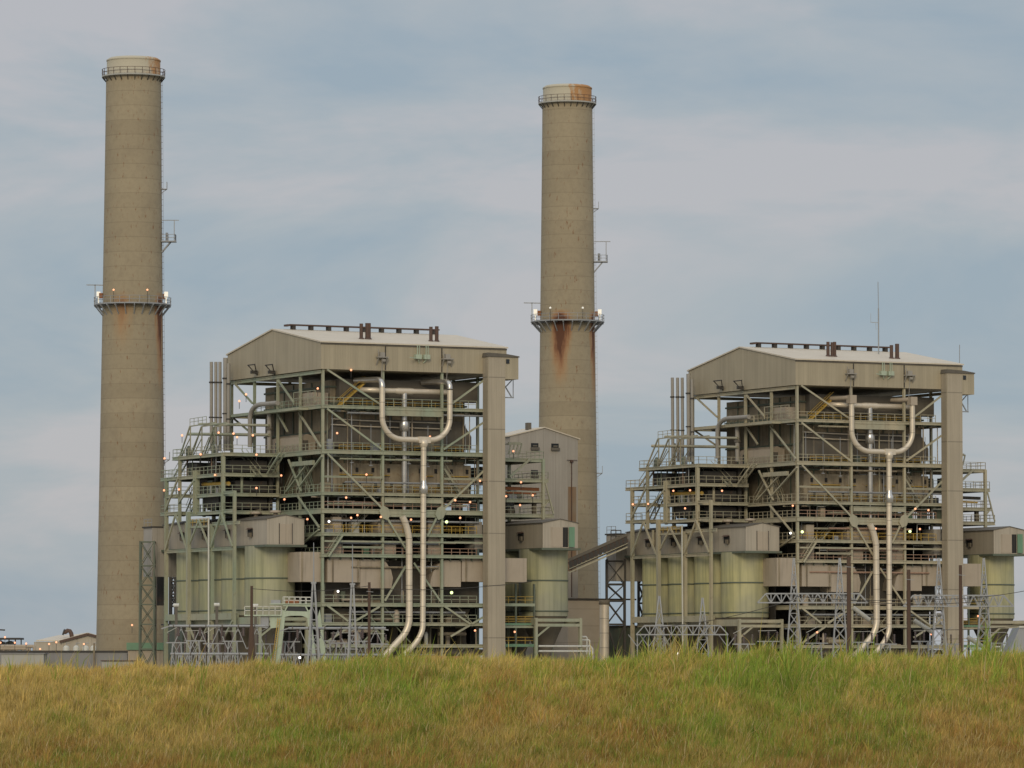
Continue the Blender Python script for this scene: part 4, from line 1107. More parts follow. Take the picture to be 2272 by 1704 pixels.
for (cx, cy, mat, lab, H, rt, rb, D, dr) in ((-66.1, 830.0, 'concrete_a', 'taller concrete chimney at the far left with faint rust below its gallery', 107.9, 4.78, 6.1, 830.0, True),
                                            (10.15, 872.0, 'concrete_b', 'concrete chimney between the two boiler houses with strong dark rust streaks', 108.1, 4.58, 5.85, 872.0, False)):
    Mc = chimney(cx, cy, mat, lab, H, rt, rb, D, dr)
    for s_ in (-1, 1):
        x = (289.5 + 37.5 * s_) if dr else (1257 + 36 * s_)
        p = AT(x, 643 if dr else 683, D - 6.0)
        lamp(I4, 0 if dr else 1, p, 'o' if dr else 'w2', 'gallery of the %s chimney' % ('left' if dr else 'middle'), 2.4)
lamp(I4, 1, AT(293, 1387, 822), 'o', 'foot of the left chimney', 1.4)

# ------------------------------------------------------------------ transfer building and the low blocks behind
M0 = UM(0)
T = Thing('transfer_building', 'tall grey clad building with a gable roof in front of the middle chimney', 'transfer building', M0, (70, 60, 0))
a, b_, pk = F(1132, 968, 60)[0], F(1282, 973, 60)[0], F(1208, 950, 60)
ze = F(1282, 974, 60)[1]
T.part('wall', MB().prism([(a, 0), (b_, 0), (b_, ze), (pk[0], pk[1]), (a, ze + .25)], 60, 68, 'y'), 'clad_grey')
rf = MB()
for (p0, z0), (p1, z1) in (((a - .4, ze + .13), (pk[0], pk[1] + .03)), ((pk[0], pk[1] + .03), (b_ + .4, ze - .12))):
    v = []
    for w_ in (59.8, 68.3):
        for h_, z_ in ((p0, z0), (p1, z1)): v += [(h_, w_, z_), (h_, w_, z_ + .2)]
    rf.add(v, [(0,2,3,1),(4,5,7,6),(1,3,7,5),(0,4,6,2),(0,1,5,4),(2,6,7,3)])
T.part('roof', rf, 'roof_tan')
for x0, x1, y0, y1 in ((1178, 1194, 983, 997), (1223, 1239, 984, 998), (1178, 1193, 1043, 1058), (1145, 1156, 1093, 1103)):
    u0, zt = F(x0, y0, 60); u1, zb = F(x1, y1, 60)
    fr = T.part('window', MB().box(u0, u1, 59.9, 59.996, zb, zt), 'window')
    T.part('louvre', MB().box(u0 - .1, u1 + .1, 59.6, 59.89, zb - .12, zb + .35).box(u0 + .3, u1 - .3, 59.7, 59.89, (zt + zb) / 2 - .05, (zt + zb) / 2 + .2), 'casing_grey', fr)
u, zt = F(1267, 1021, 60); zb = F(1267, 1325, 60)[1]
T.part('drain_pipe', MB().bar((u, 59.8, zb), (u, 59.8, zt), .12).box(u - .25, u + .25, 59.6, 59.99, zt - .4, zt), 'brown')
T.part('canopy_rail', MB().bar((u - .9, 59.8, zt), (u + 1.1, 59.8, zt), .08), 'brown')
m, t, b = newmat('rust_run')
X = xyz(t)
nn = noise(t, 1.0, 4, .6, stretch=(1, 1, .15))
zr = mth(t, 'MULTIPLY', X[2], .03)
c = mix(t, ramp(t, nn, [(.35, 0), (.65, .8)]), (0.26, 0.21, 0.15), (0.24, 0.13, 0.06))
t.links.new(c, b.inputs['Base Color']); b.inputs['Roughness'].default_value = .9
z1 = F(1267, 1080, 60)[1]; z0 = F(1267, 1165, 60)[1]
T.part('stain_strip', MB().box(u - .6, u + 1.0, 59.965, 59.993, z0 - 8, z1), 'rust_run')
T.part('roof_hood', MB().box(pk[0] - 2.2, pk[0] - 1.5, 62, 63, pk[1] - .2, pk[1] + 1.0), 'casing_grey')
T = Thing('chimney_base_block', 'low plain concrete block at the foot of the middle chimney', 'concrete block', M0, (74, 55, 0))
a, zt = F(1260, 1329, 53); b_, _ = F(1331, 1329, 53)
T.part('wall', MB().box(a, b_, 53, 59.5, 0, zt), 'concrete_plain')
T.part('coping', MB().box(a - .3, b_ + 7, 52.7, 53.0, zt - .15, zt + .12), 'steel_dark')
T = Thing('low_shed', 'low green-grey shed behind the round steel stack', 'shed', M0, (80, 60, 0))
a, zt = F(1322, 1432, 60); b_, _ = F(1372, 1432, 60)
T.part('wall', MB().box(a, b_, 60, 66, 0, zt), 'steel_green_back')
T.part('roof', MB().box(a - .2, b_ + .2, 59.8, 66.2, zt, zt + .2), 'steel_dark')

for k in (0, 1):
    M = UM(k)
    T = Thing('service_building', 'low dark building glimpsed behind the lower steelwork of the %s' % US[k], 'building', M, (5, 46, 0), 'low service buildings')
    T.part('wall', MB().box(F(405, 1400, 50)[0] if k == 0 else -6, 34, 50, 58, 0, 8.6), 'steel_green_back')
    T.part('roof', MB().box(F(405, 1400, 50)[0] - .3 if k == 0 else -6.3, 34.3, 49.7, 58.3, 8.61, 8.85), 'steel_dark')

# round steel stack between the units
T = Thing('round_stack', 'short round weathered metal stack standing between the two units', 'stack', I4, AT(1342, 1463, 800) - Vector((0, 0, 3)))
c = AT(1341, 1463, 800)
zt = AT(1341, 1331, 800).z; r = 10.5 / FPX * 800
T.part('shell', MB().lathe([(r, 0), (r, zt - .8)], (c.x, c.y), 24), 'pipe_lagging')
T.part('cap', MB().lathe([(r + .02, zt - .8), (r + .15, zt - .7), (r + .15, zt), (r - .15, zt), (r - .15, zt - 1.5)], (c.x, c.y), 24), 'hopper')
# bent pipes near the silo frame
T = Thing('bent_pipes', 'pair of thin pale pipes bent down beside the right silo frame of the left unit', 'pipes', I4, AT(1300, 1463, 770) - Vector((0, 0, 3)))
for i, (x, y) in enumerate(((1302, 1413), (1308, 1420))):
    p = [AT(1284, y, 770), AT(x - 2, y, 770), AT(x, y + 2, 770), AT(x, 1490, 770)]
    T.part('pipe', MB().tube(p, .15, 8), 'white')

# inclined conveyor gallery and its trestle
D_ = 815
T = Thing('conveyor_gallery', 'inclined covered conveyor rising right to the tan boiler house', 'conveyor', I4, AT(1345, 1463, D_) - Vector((0, 0, 3)))
pa = AT(1262, 1258, D_); pb = AT(1392, 1201, D_)
up = Vector((0, 0, 1)); n_ = Vector((0, 1, 0))
def off(p, dy, dz): return p + Vector((0, dy, dz))
T.part('roof', MB().bar(off(pa, 0, 1.15), off(pb, 0, 1.15), 3.4, .5), 'casing_grey')
T.part('side_wall', MB().bar(off(pa, -1.4, .35), off(pb, -1.4, .35), .3, .9), 'brown')
T.part('floor', MB().bar(off(pa, 0, -.45), off(pb, 0, -.45), 3.2, .3), 'steel_dark')
T.part('walkway', MB().bar(off(pa, -1.9, -1.0), off(pb, -1.9, -1.0), .5, .25).bar(off(pa, -1.7, -.4), off(pb, -1.7, -.4), .12), 'steel_tan')
ho = MB()
for i in range(14):
    p = pa.lerp(pb, (i + .5) / 14); ho.box(p.x - .3, p.x + .3, p.y - 1.75, p.y - 1.56, p.z - .3, p.z + .75)
T.part('hatch', ho, 'steel_dark')
p = AT(1366, 1195, D_)
T.part('head_frame', MB().rail([(p.x - .8, p.y - 1.2, p.z - .6), (p.x + .9, p.y - 1.2, p.z - .6)], 2.0, .1, 1.1).rail([(p.x - .8, p.y + 1.2, p.z - .6), (p.x + .9, p.y + 1.2, p.z - .6)], 2.0, .1, 1.1).box(p.x - 1, p.x + 1, p.y - 1.3, p.y + 1.3, p.z - .9, p.z - .6), 'steel_dark')
def trestle(name, lab, cat, xl, xr, D, yt, levels, mat, dep=5, lean=0, grp=None, t0=.32):
    pl = AT(xl, 1463, D); pr = AT(xr, 1463, D); zt = AT(xl, yt, D).z
    T = Thing(name, lab, cat, I4, (pl.x, D, 0), grp)
    for x, s_ in ((pl.x, 1), (pr.x, -1)):
        for d in (0, dep): T.part('leg', MB().bar((x, D + d, 0), (x + lean * s_, D + d, zt), t0), mat)
    zs = [AT(xl, y, D).z for y in levels]
    for z_ in zs:
        for d in (0, dep): T.part('strut', MB().bar((pl.x, D + d, z_), (pr.x, D + d, z_), t0 * .8), mat)
        for x in (pl.x, pr.x): T.part('strut', MB().bar((x, D, z_), (x, D + dep, z_), t0 * .7), mat)
    zz = sorted(zs + [0])
    for z0, z1 in zip(zz[:-1], zz[1:]):
        for d in (0, dep):
            T.part('brace', MB().bar((pl.x, D + d, z0), (pr.x, D + d, z1), t0 * .55).bar((pr.x, D + d, z0), (pl.x, D + d, z1), t0 * .55), mat)
        T.part('brace', MB().bar((pl.x, D, z0), (pl.x, D + dep, z1), t0 * .5).bar((pr.x, D + dep, z0), (pr.x, D, z1), t0 * .5), mat)
    return T
trestle('conveyor_trestle', 'dark lattice steel trestle under the inclined conveyor', 'trestle', 1347, 1387, D_ + 3, 1240, (1245, 1296, 1333, 1385), 'steel_dark', 7)
trestle('conveyor_trestle', 'dark lattice steel trestle behind the tan deck tower', 'trestle', 1418, 1435, D_ + 20, 1255, (1262, 1297, 1338, 1388), 'steel_dark', 6)
trestle('lattice_tower', 'green lattice steel tower in front of the left chimney foot', 'lattice tower', 309, 341, 772, 1200, (1202, 1255, 1298, 1341, 1385, 1440), 'steel_green_back', 3.2, t0=.24)
trestle('lattice_tower', 'dark lattice frame left of the leftmost silo', 'lattice tower', 376, 388, 812, 1256, (1262, 1290, 1318, 1345), 'steel_dark', 4)
T = Thing('chute', 'dark upright coal chute below the transfer box of the left unit', 'chute', I4, (AT(355, 1463, 786).x, 786, 0))
a = AT(347, 1258, 786); b_ = AT(367, 1343, 786)
T.part('casing', MB().box(a.x, b_.x, 784, 789, b_.z, a.z), 'steel_dark')
T.part('pipe', MB().tube([AT(344, 1262, 782), AT(344, 1345, 782), AT(343, 1480, 782)], .32, 8), 'duct')

# ------------------------------------------------------------------ low buildings at the far left
T = Thing('long_low_building', 'long low grey walled building at the bottom left', 'building', I4, AT(190, 1463, 800) - Vector((0, 0, 3)))
a = AT(-40, 1463, 800).x; b_ = AT(282, 1463, 800).x; zt = AT(100, 1444, 800).z; c_ = AT(98, 1463, 800).x
T.part('wall', MB().box(a, b_, 800, 812, 0, zt), 'grey_wall')
T.part('parapet', MB().box(a - .2, b_ + .2, 799.8, 799.99, zt - .25, zt + .05), 'steel_dark')
T.part('downspout', MB().box(AT(207, 1463, 800).x, AT(211, 1463, 800).x, 799.6, 799.98, 0, AT(0, 1427, 800).z), 'casing')
T = Thing('white_panel_building', 'flat white panelled low building at the bottom left corner', 'building', I4, AT(50, 1463, 790) - Vector((0, 0, 3)))
a, b_ = AT(3, 1463, 790).x, AT(97, 1463, 790).x; zt = AT(50, 1451, 790).z
T.part('wall', MB().box(a, b_, 790, 796, 0, zt), 'pale_wall')
T.part('roof', MB().box(a - .3, b_ + .2, 789.8, 796.2, zt, zt + .15), 'grey_wall')
T = Thing('pale_kiosk', 'small pale block at the foot of the left chimney', 'kiosk', I4, AT(255, 1463, 780) - Vector((0, 0, 3)))
a, b_ = AT(226, 1463, 780).x, AT(306, 1463, 780).x; zt = AT(50, 1467, 780).z
T.part('wall', MB().box(a, b_, 780, 786, 0, zt), 'pale_wall')
T.part('roof', MB().box(a - .2, b_ + .2, 779.8, 786.2, zt, zt + .14), 'brown')
T = Thing('green_roofed_hut', 'tan hut with flat green roof fascia below the lattice tower', 'hut', I4, AT(330, 1463, 795) - Vector((0, 0, 3)))
a, b_ = AT(281, 1463, 795).x, AT(372, 1463, 795).x; zt = AT(50, 1442, 795).z; z2 = AT(50, 1426, 795).z
T.part('wall', MB().box(a + .2, b_, 795, 801, 0, zt), 'duct')
T.part('fascia', MB().box(a, b_ + .2, 794.6, 801.4, zt, z2), 'green_roof')
# gabled warehouse
D_ = 1000
T = Thing('warehouse', 'pale gabled metal warehouse behind the long low wall at the far left', 'warehouse', I4, AT(140, 1463, D_) - Vector((0, 0, 3)))
pk = AT(195, 1407, D_); pl = AT(137, 1424, D_); pr = AT(253, 1424, D_)
T.part('wall', MB().prism([(pl.x, 0), (pr.x, 0), (pr.x, pr.z), (pk.x, pk.z), (pl.x, pl.z)], D_, D_ + 40, 'y'), 'clad_house')
# the ridge runs away to the left, so the left slope is seen
bk = AT(75, 1424, D_ + 30)
v = [(pl.x - .3, D_ - .3, pl.z + .05), (pk.x, D_ - .3, pk.z + .05), (pk.x - 5.2, D_ + 40, pk.z + .05), (pl.x - 5.7, D_ + 40, pl.z + .05), (pr.x + .3, D_ - .3, pr.z + .05), (pr.x - 5, D_ + 40, pr.z + .05)]
v2 = [(x, y, z_ + .3) for x, y, z_ in v]
T.part('roof', MB().add(v + v2, [(0,1,2,3),(6,9,8,7),(0,6,7,1),(3,2,8,9),(0,3,9,6),(1,4,5,2),(7,8,11,10),(1,7,10,4),(4,10,11,5)]), 'roof_tan')
T.part('gable_trim', MB().bar((pl.x - .4, D_ - .42, pl.z), (pk.x, D_ - .42, pk.z), .15, .5).bar((pk.x, D_ - .42, pk.z), (pr.x + .4, D_ - .42, pr.z), .15, .5), 'brown')
T.part('side_wing', MB().prism([(AT(75, 1463, D_).x, 0), (pl.x - .01, 0), (pl.x - .01, pl.z), (AT(75, 1463, D_).x, AT(75, 1424, D_).z)], D_ + .3, D_ + 30, 'y'), 'clad_house')
v = [(AT(80, 1463, D_).x, D_, pl.z + .1), (pl.x, D_, pl.z + .1), (pk.x - 2.5, D_ + 12, pk.z - .15), (AT(118, 1463, D_).x, D_ + 12, AT(0, 1411, D_).z)]
T.part('side_roof', MB().add(v + [(x, y, z_ + .25) for x, y, z_ in v], [(0,3,2,1),(4,5,6,7),(0,1,5,4),(1,2,6,5),(2,3,7,6),(3,0,4,7)]), 'roof_tan')
T = Thing('roof_duct', 'dark curved duct with open mouth on the warehouse roof', 'duct', I4, AT(158, 1413, D_ + 4))
p = [AT(160, 1416, D_ + 4), AT(158, 1405, D_ + 4), AT(155, 1400, D_ + 4), AT(150, 1399, D_ + 4), AT(146, 1402, D_ + 4), AT(142, 1403, D_ + 4)]
T.part('duct', MB().tube(p, .45, 10), 'brown')
T.part('mouth', MB().tube([AT(143, 1403, D_ + 4), AT(140, 1402, D_ + 4)], .65, 10), 'steel_dark')
for i, x in enumerate((147, 169, 190, 207)):
    p = AT(x, 1463, 860); zt = AT(x, 1433, 860).z
    T = Thing('domed_tank', '%s of the small white domed tanks before the warehouse' % ['leftmost', 'second from the left', 'third from the left', 'rightmost'][i], 'tank', I4, (p.x, 860, 0), 'small white domed tanks')
    T.part('shell', MB().lathe([(.55, 0), (.55, zt - .3), (.35, zt), (.01, zt + .12)], (p.x, 860), 14), 'white')
    T.part('valve', MB().tube([(p.x, 860, zt), (p.x, 860, zt + .5), (p.x + .6, 860, zt + .5)], .07, 6), 'steel_grey')
T = Thing('pipe_rack', 'low tan pipe rack with several bends at the far left edge', 'pipe rack', I4, AT(40, 1463, 850) - Vector((0, 0, 3)))
for y, xa, xb in ((1434, -10, 76), (1439, -10, 60)):
    T.part('pipe', MB().tube([AT(xa, y, 850), AT(xb - 3, y, 850), AT(xb, y + 2, 850), AT(xb, 1480, 850)], .32, 8), 'duct')
for x in (8, 22, 37, 52, 66): T.part('post', MB().tube([AT(x, 1438, 850), AT(x, 1480, 850)], .2, 8), 'duct')
T = Thing('canopy_shed', 'dark flat roofed open canopy with tanks beneath at the left edge', 'canopy', I4, AT(20, 1463, 870) - Vector((0, 0, 3)))
a, b_, zt = AT(-30, 1463, 870).x, AT(48, 1463, 870).x, AT(0, 1417, 870).z
T.part('roof', MB().box(a, b_, 866, 874, zt - .2, zt + .15), 'steel_dark')
for x in (2, 20, 34, 47): T.part('post', MB().bar(AT(x, 1418, 868), AT(x, 1480, 868), .2), 'steel_dark')
for x in (8, 30): T.part('tank', MB().lathe([(.9, 0), (.9, AT(0, 1425, 870).z), (.2, AT(0, 1422, 870).z)], (AT(x, 0, 870).x, 871), 12), 'pale_wall')
T = Thing('street_lamp', 'thin lamp post with a flat head at the left edge', 'street lamp', I4, AT(-6, 1463, 860) - Vector((0, 0, 3)))
T.part('pole', MB().bar(AT(-6, 1480, 860), AT(-6, 1397, 860), .2), 'steel_grey')
T.part('lamp_head', MB().bar(AT(-8, 1397, 860), AT(11, 1398, 860), .5, .25), 'steel_dark')
for x, y in ((11, 1414), (33, 1426), (58, 1428), (1, 1426), (89, 1440), (109, 1429), (125, 1425), (186, 1429)):
    lamp(I4, 0, AT(x, y, 846), 'o', 'low yard at the bottom left', 1.6)
for x, y, D, nm in ((1200, 1466, 730, 'ground below the right silo of the left unit'), (1504, 1450, 700, 'ground before the silos of the right unit'), (665, 1459, 690, 'ground before the left boiler house')):
    lamp(I4, 0, AT(x, y, D), 'w', nm, .8)

# trees far off, seen under the conveyor
def far_tree(x, y, D, wd, i):
    p = AT(x, 1463, D); h = AT(x, y, D).z
    T = Thing('tree', ['dark tree', 'bushy dark tree', 'thin dark tree', 'low dark tree'][i] + ' far behind, seen between the conveyor trestle legs', 'tree', I4, (p.x, D, 0), 'distant trees under the conveyor')
    T.part('trunk', MB().tube([(p.x, D, 0), (p.x + .1, D, h * .5)], [.3, .15], 6), 'wood')
    q = MB(); rr = random.Random(i)
    for _ in range(900):
        a = rr.uniform(0, 6.28); z_ = rr.uniform(.22, 1.0); R2 = wd * math.sqrt(max(0.03, 1 - ((z_ - .55) / .5) ** 2)) * rr.uniform(.35, 1)
        c_ = Vector((p.x + R2 * math.cos(a), D + R2 * math.sin(a), z_ * h)); s_ = rr.uniform(.15, .4)
        n1_ = Vector((rr.gauss(0, 1), rr.gauss(0, 1), rr.gauss(0, 1))).normalized(); t1 = n1_.orthogonal() * s_; t2 = n1_.cross(t1)
        q.add([c_ - t1, c_ + t2, c_ + t1, c_ - t2], [(0, 1, 2, 3)])
    T.part('crown', q, 'leaf_dark')
for i, (x, y, wd) in enumerate(((1357, 1396, 2.3), (1371, 1400, 2.6), (1387, 1392, 2.0), (1403, 1398, 2.6))): far_tree(x, y, 980, wd, i)

# roof masts of the right unit
T = Thing('antenna_mast', 'tall thin antenna mast on the roof of the right boiler house', 'antenna mast', I4, AT(1949, 795, 805))
T.part('mast', MB().tube([AT(1949.5, 797, 805), AT(1949, 684, 805)], .11, 8), 'steel_grey')
T.part('whip', MB().tube([AT(1949, 684, 805), AT(1948, 625, 805)], .06, 6), 'steel_grey')
T.part('side_arm', MB().bar(AT(1949, 716, 805), AT(1932, 715, 805), .1), 'steel_grey')
T.part('side_arm', MB().bar(AT(1932, 715, 805), AT(1932, 695, 805), .05).bar(AT(1943, 717, 805), AT(1944, 732, 805), .05), 'steel_grey')
T = Thing('lightning_rod', 'short thin rod at the right end of the right boiler house roof', 'lightning rod', I4, AT(2129, 810, 808))
T.part('rod', MB().tube([AT(2129, 812, 808), AT(2129, 765, 808)], .06, 6), 'steel_grey')

# ------------------------------------------------------------------ switchyard
def tower(xc, yt, yb, half_b, D, lab, mat='steel_grey', lace=7, spike=True, grp='lattice gantry towers'):
    """tapering four-legged lattice tower"""
    zt = AT(xc, yt, D).z; z0 = 0.0
    ym = yt + (60 if spike else 0)
    c_ = AT(xc, 1463, D); hb = half_b * D / FPX
    T = Thing('lattice_tower', lab, 'lattice tower', I4, (c_.x, D, 0), grp)
    lv = np.linspace(0, 1, lace)
    def R_(f_): return hb * (1 - f_) + .08
    for sx in (-1, 1):
        for sy in (-1, 1):
            T.part('leg', MB().bar((c_.x + sx * R_(0), D + sy * R_(0), 0), (c_.x + sx * R_(1), D + sy * R_(1), zt), .12), mat)
    for f0, f1 in zip(lv[:-1], lv[1:]):
        q = MB()
        for s_ in (-1, 1):
            q.bar((c_.x - R_(f0), D + s_ * R_(f0), zt * f0), (c_.x + R_(f1), D + s_ * R_(f1), zt * f1), .07)
            q.bar((c_.x + R_(f0), D + s_ * R_(f0), zt * f0), (c_.x - R_(f1), D + s_ * R_(f1), zt * f1), .07)
            q.bar((c_.x + s_ * R_(f0), D - R_(f0), zt * f0), (c_.x + s_ * R_(f1), D + R_(f1), zt * f1), .07)
            q.bar((c_.x - R_(f0), D + s_ * R_(f0), zt * f0), (c_.x + R_(f0), D + s_ * R_(f0), zt * f0), .08)
        T.part('lacing', q, mat)
    return T
def truss(x0, x1, yt, yb, D, lab, mat='steel_grey', n=14, taper=True, legs=()):
    a = AT(x0, 1463, D).x; b_ = AT(x1, 1463, D).x; zt = AT(x0, yt, D).z; zb = AT(x0, yb, D).z; dy = 1.3
    T = Thing('gantry_truss', lab, 'gantry', I4, ((a + b_) / 2, D, 0), 'switchyard gantries')
    tp = (zt - zb) * .9 if taper else 0
    for s_ in (0, dy):
        T.part('chord', MB().bar((a, D + s_, zb), (b_, D + s_, zb), .16), mat)
        T.part('chord', MB().bar((a + tp, D + s_, zt), (b_ - tp, D + s_, zt), .16), mat)
        q = MB()
        q.bar((a, D + s_, zb), (a + tp, D + s_, zt), .12).bar((b_, D + s_, zb), (b_ - tp, D + s_, zt), .12)
        xs = np.linspace(a + tp, b_ - tp, n + 1)
        for i, (u, v_) in enumerate(zip(xs[:-1], xs[1:])):
            q.bar((u, D + s_, zb if i % 2 else zt), (v_, D + s_, zt if i % 2 else zb), .09)
            if i % 2: q.bar((u, D + s_, zb), (u, D + s_, zt), .07)
        T.part('lacing', q, mat)
    q = MB()
    for x in np.linspace(a, b_, n + 1): q.bar((x, D, zb), (x, D + dy, zb), .07)
    T.part('lacing', q, mat)
    return T
truss(1412, 1616, 1388, 1408, 640, 'grey lattice gantry before the silos of the right unit')
for x in (1412, 1437, 1470, 1612):
    T = Thing('gantry_post', '%s slim lattice leg of the gantry before the right silos' % {1412: 'leftmost', 1437: 'second', 1470: 'third', 1612: 'rightmost'}[x], 'gantry post', I4, (AT(x, 1463, 641).x, 641, 0), 'slim gantry posts')
    p = AT(x + 2, 1408, 641)
    T.part('post', MB().bar((p.x, 641, 0), (p.x, 641, p.z), .13), 'steel_grey')
    T.part('knee', MB().bar((p.x, 641, p.z - 1.6), (p.x - 1.2, 641, p.z), .1).bar((p.x, 641, p.z - 1.6), (p.x + 1.2, 641, p.z), .1), 'steel_grey')
tower(1463, 1322, 1480, 20, 641, 'left slender pointed lattice tower of the gantry before the right silos')
tower(1559, 1326, 1480, 18, 641, 'right slender pointed lattice tower of the gantry before the right silos')
truss(1682, 1926, 1317, 1337, 620, 'grey lattice gantry crossing the left half of the right boiler house', n=18)
truss(2006, 2250, 1321, 1345, 622, 'grey lattice gantry crossing the right half of the right boiler house', n=18)
for x, D, nm in ((1762, 621, 'first'), (1864, 621, 'second'), (2084, 623, 'third'), (2184, 623, 'fourth')):
    tower(x, 1238, 1480, 19, D, '%s tall pointed lattice tower from the left at the right unit' % nm, lace=10)
for x, y, r_, D, lab in ((558, 1300, 3, 640, 'dark wooden pole before the left silos'), (819, 1292, 3, 640, 'thin dark wooden pole left of the steam pipe feet of the left unit'),
                      (1884, 1236, 4.5, 600, 'brown wooden pole left of the steam pipes of the right unit'), (2017, 1264, 4, 600, 'brown wooden pole right of the steam pipes of the right unit'),
                      (2132, 1254, 3.6, 600, 'brown wooden pole before the right elevator shaft')):
    c_ = AT(x, 1463, D); zt = AT(x, y, D).z; rr = r_ * D / FPX
    T = Thing('utility_pole', lab, 'pole', I4, (c_.x, D, 0), 'wooden poles of the switchyard')
    T.part('pole', MB().lathe([(rr * 1.2, 0), (rr, zt)], (c_.x, D), 12).disc(rr, zt, (c_.x, D), 12), 'wood')
    if x == 558:
        z1 = AT(x, 1395, D).z; T.part('shroud', MB().lathe([(rr * 2.4, 0), (rr * 2.6, z1 * .6), (rr * 1.8, z1), (rr, z1 + .5)], (c_.x, D), 12), 'wood')
    else:
        T.part('cross_arm', MB().bar((c_.x - rr * 2, D - rr, zt - 1.2), (c_.x + rr * 3, D - rr, zt - 1.3), .06), 'steel_grey')
# bus bars of the left unit on lattice stands
for (x0, x1, y, lab) in ((376, 588, 1389, 'upper blue-grey bus tube before the left silos'), (640, 856, 1394, 'upper blue-grey bus tube before the left boiler house'),
                         (378, 596, 1451, 'lower blue-grey bus tube before the left silos'), (622, 852, 1453, 'lower blue-grey bus tube before the left boiler house')):
    D = 655
    T = Thing('bus_tube', lab, 'bus bar', I4, AT((x0 + x1) / 2, y, D), 'bus tubes of the switchyard')
    T.part('tube', MB().tube([AT(x0, y, D), AT(x1, y, D)], .17, 8), 'steel_grey')
    fl = MB()
    for x in np.arange(x0 + 8, x1, 36): fl.tube([AT(x, y, D), AT(x + 2, y, D)], .26, 8)
    T.part('clamp', fl, 'casing_grey')
    if y < 1400:
        T.part('end_arm', MB().bar(AT(x0, y, D), AT(x0 - 18, y + 6, D), .17).bar(AT(x1 - 20, y, D), AT(x1 + 6, y + 4, D), .17), 'steel_grey')
        for x in np.arange(x0 + 20, x1 - 10, 48):
            T.part('insulator', MB().lathe([(.12, AT(x, y, D).z - 1.4)] + [(.12 + .12 * (j % 2), AT(x, y, D).z - 1.4 + j * .14) for j in range(1, 10)], (AT(x, y, D).x, D), 10), 'insulator')
        q = MB()
        for x in np.arange(x0 + 5, x1 - 20, 42):
            q.bar(AT(x, 1440, D), AT(x + 22, y + 3, D), .1).bar(AT(x + 40, 1440, D), AT(x + 20, y + 3, D), .1)
        T.part('strut', q, 'steel_grey')
    else:
        q = MB()
        for x in np.arange(x0 + 4, x1 - 12, 17):
            q.bar(AT(x, y, D), AT(x + 9, 1485, D), .09).bar(AT(x + 17, y, D), AT(x + 8, 1485, D), .09)
        T.part('strut', q, 'steel_grey')
for x, yt, nm in ((696, 1292, 'pale blue'), (782, 1295, 'slim blue-grey')):
    D = 650
    T = Thing('a_frame_tower', '%s A-frame with bright peak before the left boiler house' % nm, 'A-frame', I4, (AT(x, 1463, D).x, D, 0), 'switchyard A-frames')
    for s_ in (-1, 1):
        T.part('leg', MB().bar(AT(x + s_ * 2, yt, D), AT(x + s_ * (14 if x < 700 else 11), 1488, D), .24), 'steel_grey')
        T.part('leg', MB().bar(AT(x + s_ * 2, yt, D) + Vector((0, .1, 0)), AT(x + s_ * 9, 1488, D) + Vector((0, 3.0, 0)), .2), 'steel_grey')
    for y in (1340, 1375, 1410, 1440):
        hw = 3 + (y - yt) * .065
        T.part('rung', MB().bar(AT(x - hw, y, D), AT(x + hw, y, D), .12).bar(AT(x - hw, y, D), AT(x + hw + 2, y + 32, D), .08), 'steel_grey')
    T.part('crown', MB().bar(AT(x - 6, yt + 1, D), AT(x + 6, yt + 1, D), .25), 'steel_grey')
    T.part('spike', MB().tube([AT(x, yt, D), AT(x, 1208 if x > 700 else 1204, D)], [.1, .05], 6), 'steel_grey')

# pale green gantry crane
D = 662
T = Thing('gantry_crane', 'pale green gantry crane with ladder before the left boiler house', 'crane', I4, (AT(650, 1463, D).x, D, 0))
def G(x, y, d=0): return AT(x, y, D) + Vector((0, d, 0))
def plate(pts, d0, d1): return MB().prism([(G(x, y).x, G(x, y).z) for x, y in pts], D + d0, D + d1, 'y')
legp = [(624, 1350), (634, 1358), (632, 1372), (620, 1485), (603, 1485)]
T.part('leg', plate(legp, 0, 1.0), 'steel_pale')
T.part('leg', plate([(688, 1352), (680, 1358), (682, 1372), (692, 1485), (704, 1485)], 0, 1.0), 'steel_pale')
T.part('leg', plate([(700, 1372), (712, 1485), (724, 1485), (706, 1352)], 5, 6), 'steel_pale')
T.part('cross_girder', plate([(627, 1372), (634, 1368), (645, 1366), (668, 1366), (678, 1369), (686, 1374), (686, 1357), (628, 1355)], -.02, 1.1), 'steel_pale')
T.part('cab', plate([(632, 1355), (684, 1357), (678, 1345), (638, 1345)], .1, 3), 'window')
T.part('cab_roof', plate([(628, 1345), (690, 1346), (690, 1341), (628, 1341)], -.1, 3.3), 'steel_pale')
T.part('cab_corner', MB().bar(G(632, 1356), G(638, 1344), .18).bar(G(684, 1357), G(678, 1345), .18), 'steel_pale')
T.part('hoist_drum', MB().tube([G(633, 1337, 1), G(662, 1338, 1)], .45, 12), 'rustred')
T.part('deck', plate([(598, 1341), (690, 1341), (690, 1339), (598, 1339)], -.3, 3.5), 'steel_pale')
T.part('handrail', MB().rail([G(628, 1340, -.2), G(690, 1341, -.2)], 1.0, .08, .8).rail([G(628, 1340, 3.3), G(690, 1341, 3.3)], 1.0, .08, .8), 'white')
T.part('deck', plate([(542, 1364), (625, 1364), (625, 1367), (542, 1367)], -.3, 2.2), 'steel_pale')
T.part('handrail', MB().rail([G(543, 1364, -.2), G(624, 1364, -.2)], 1.15, .09, .9), 'white')
T.part('motor_house', plate([(601, 1340), (622, 1340), (622, 1331), (601, 1331)], .2, 1.8), 'steel_grey')
T.part('control_box', plate([(578, 1368), (596, 1368), (596, 1390), (578, 1390)], .1, 1.6), 'steel_grey')
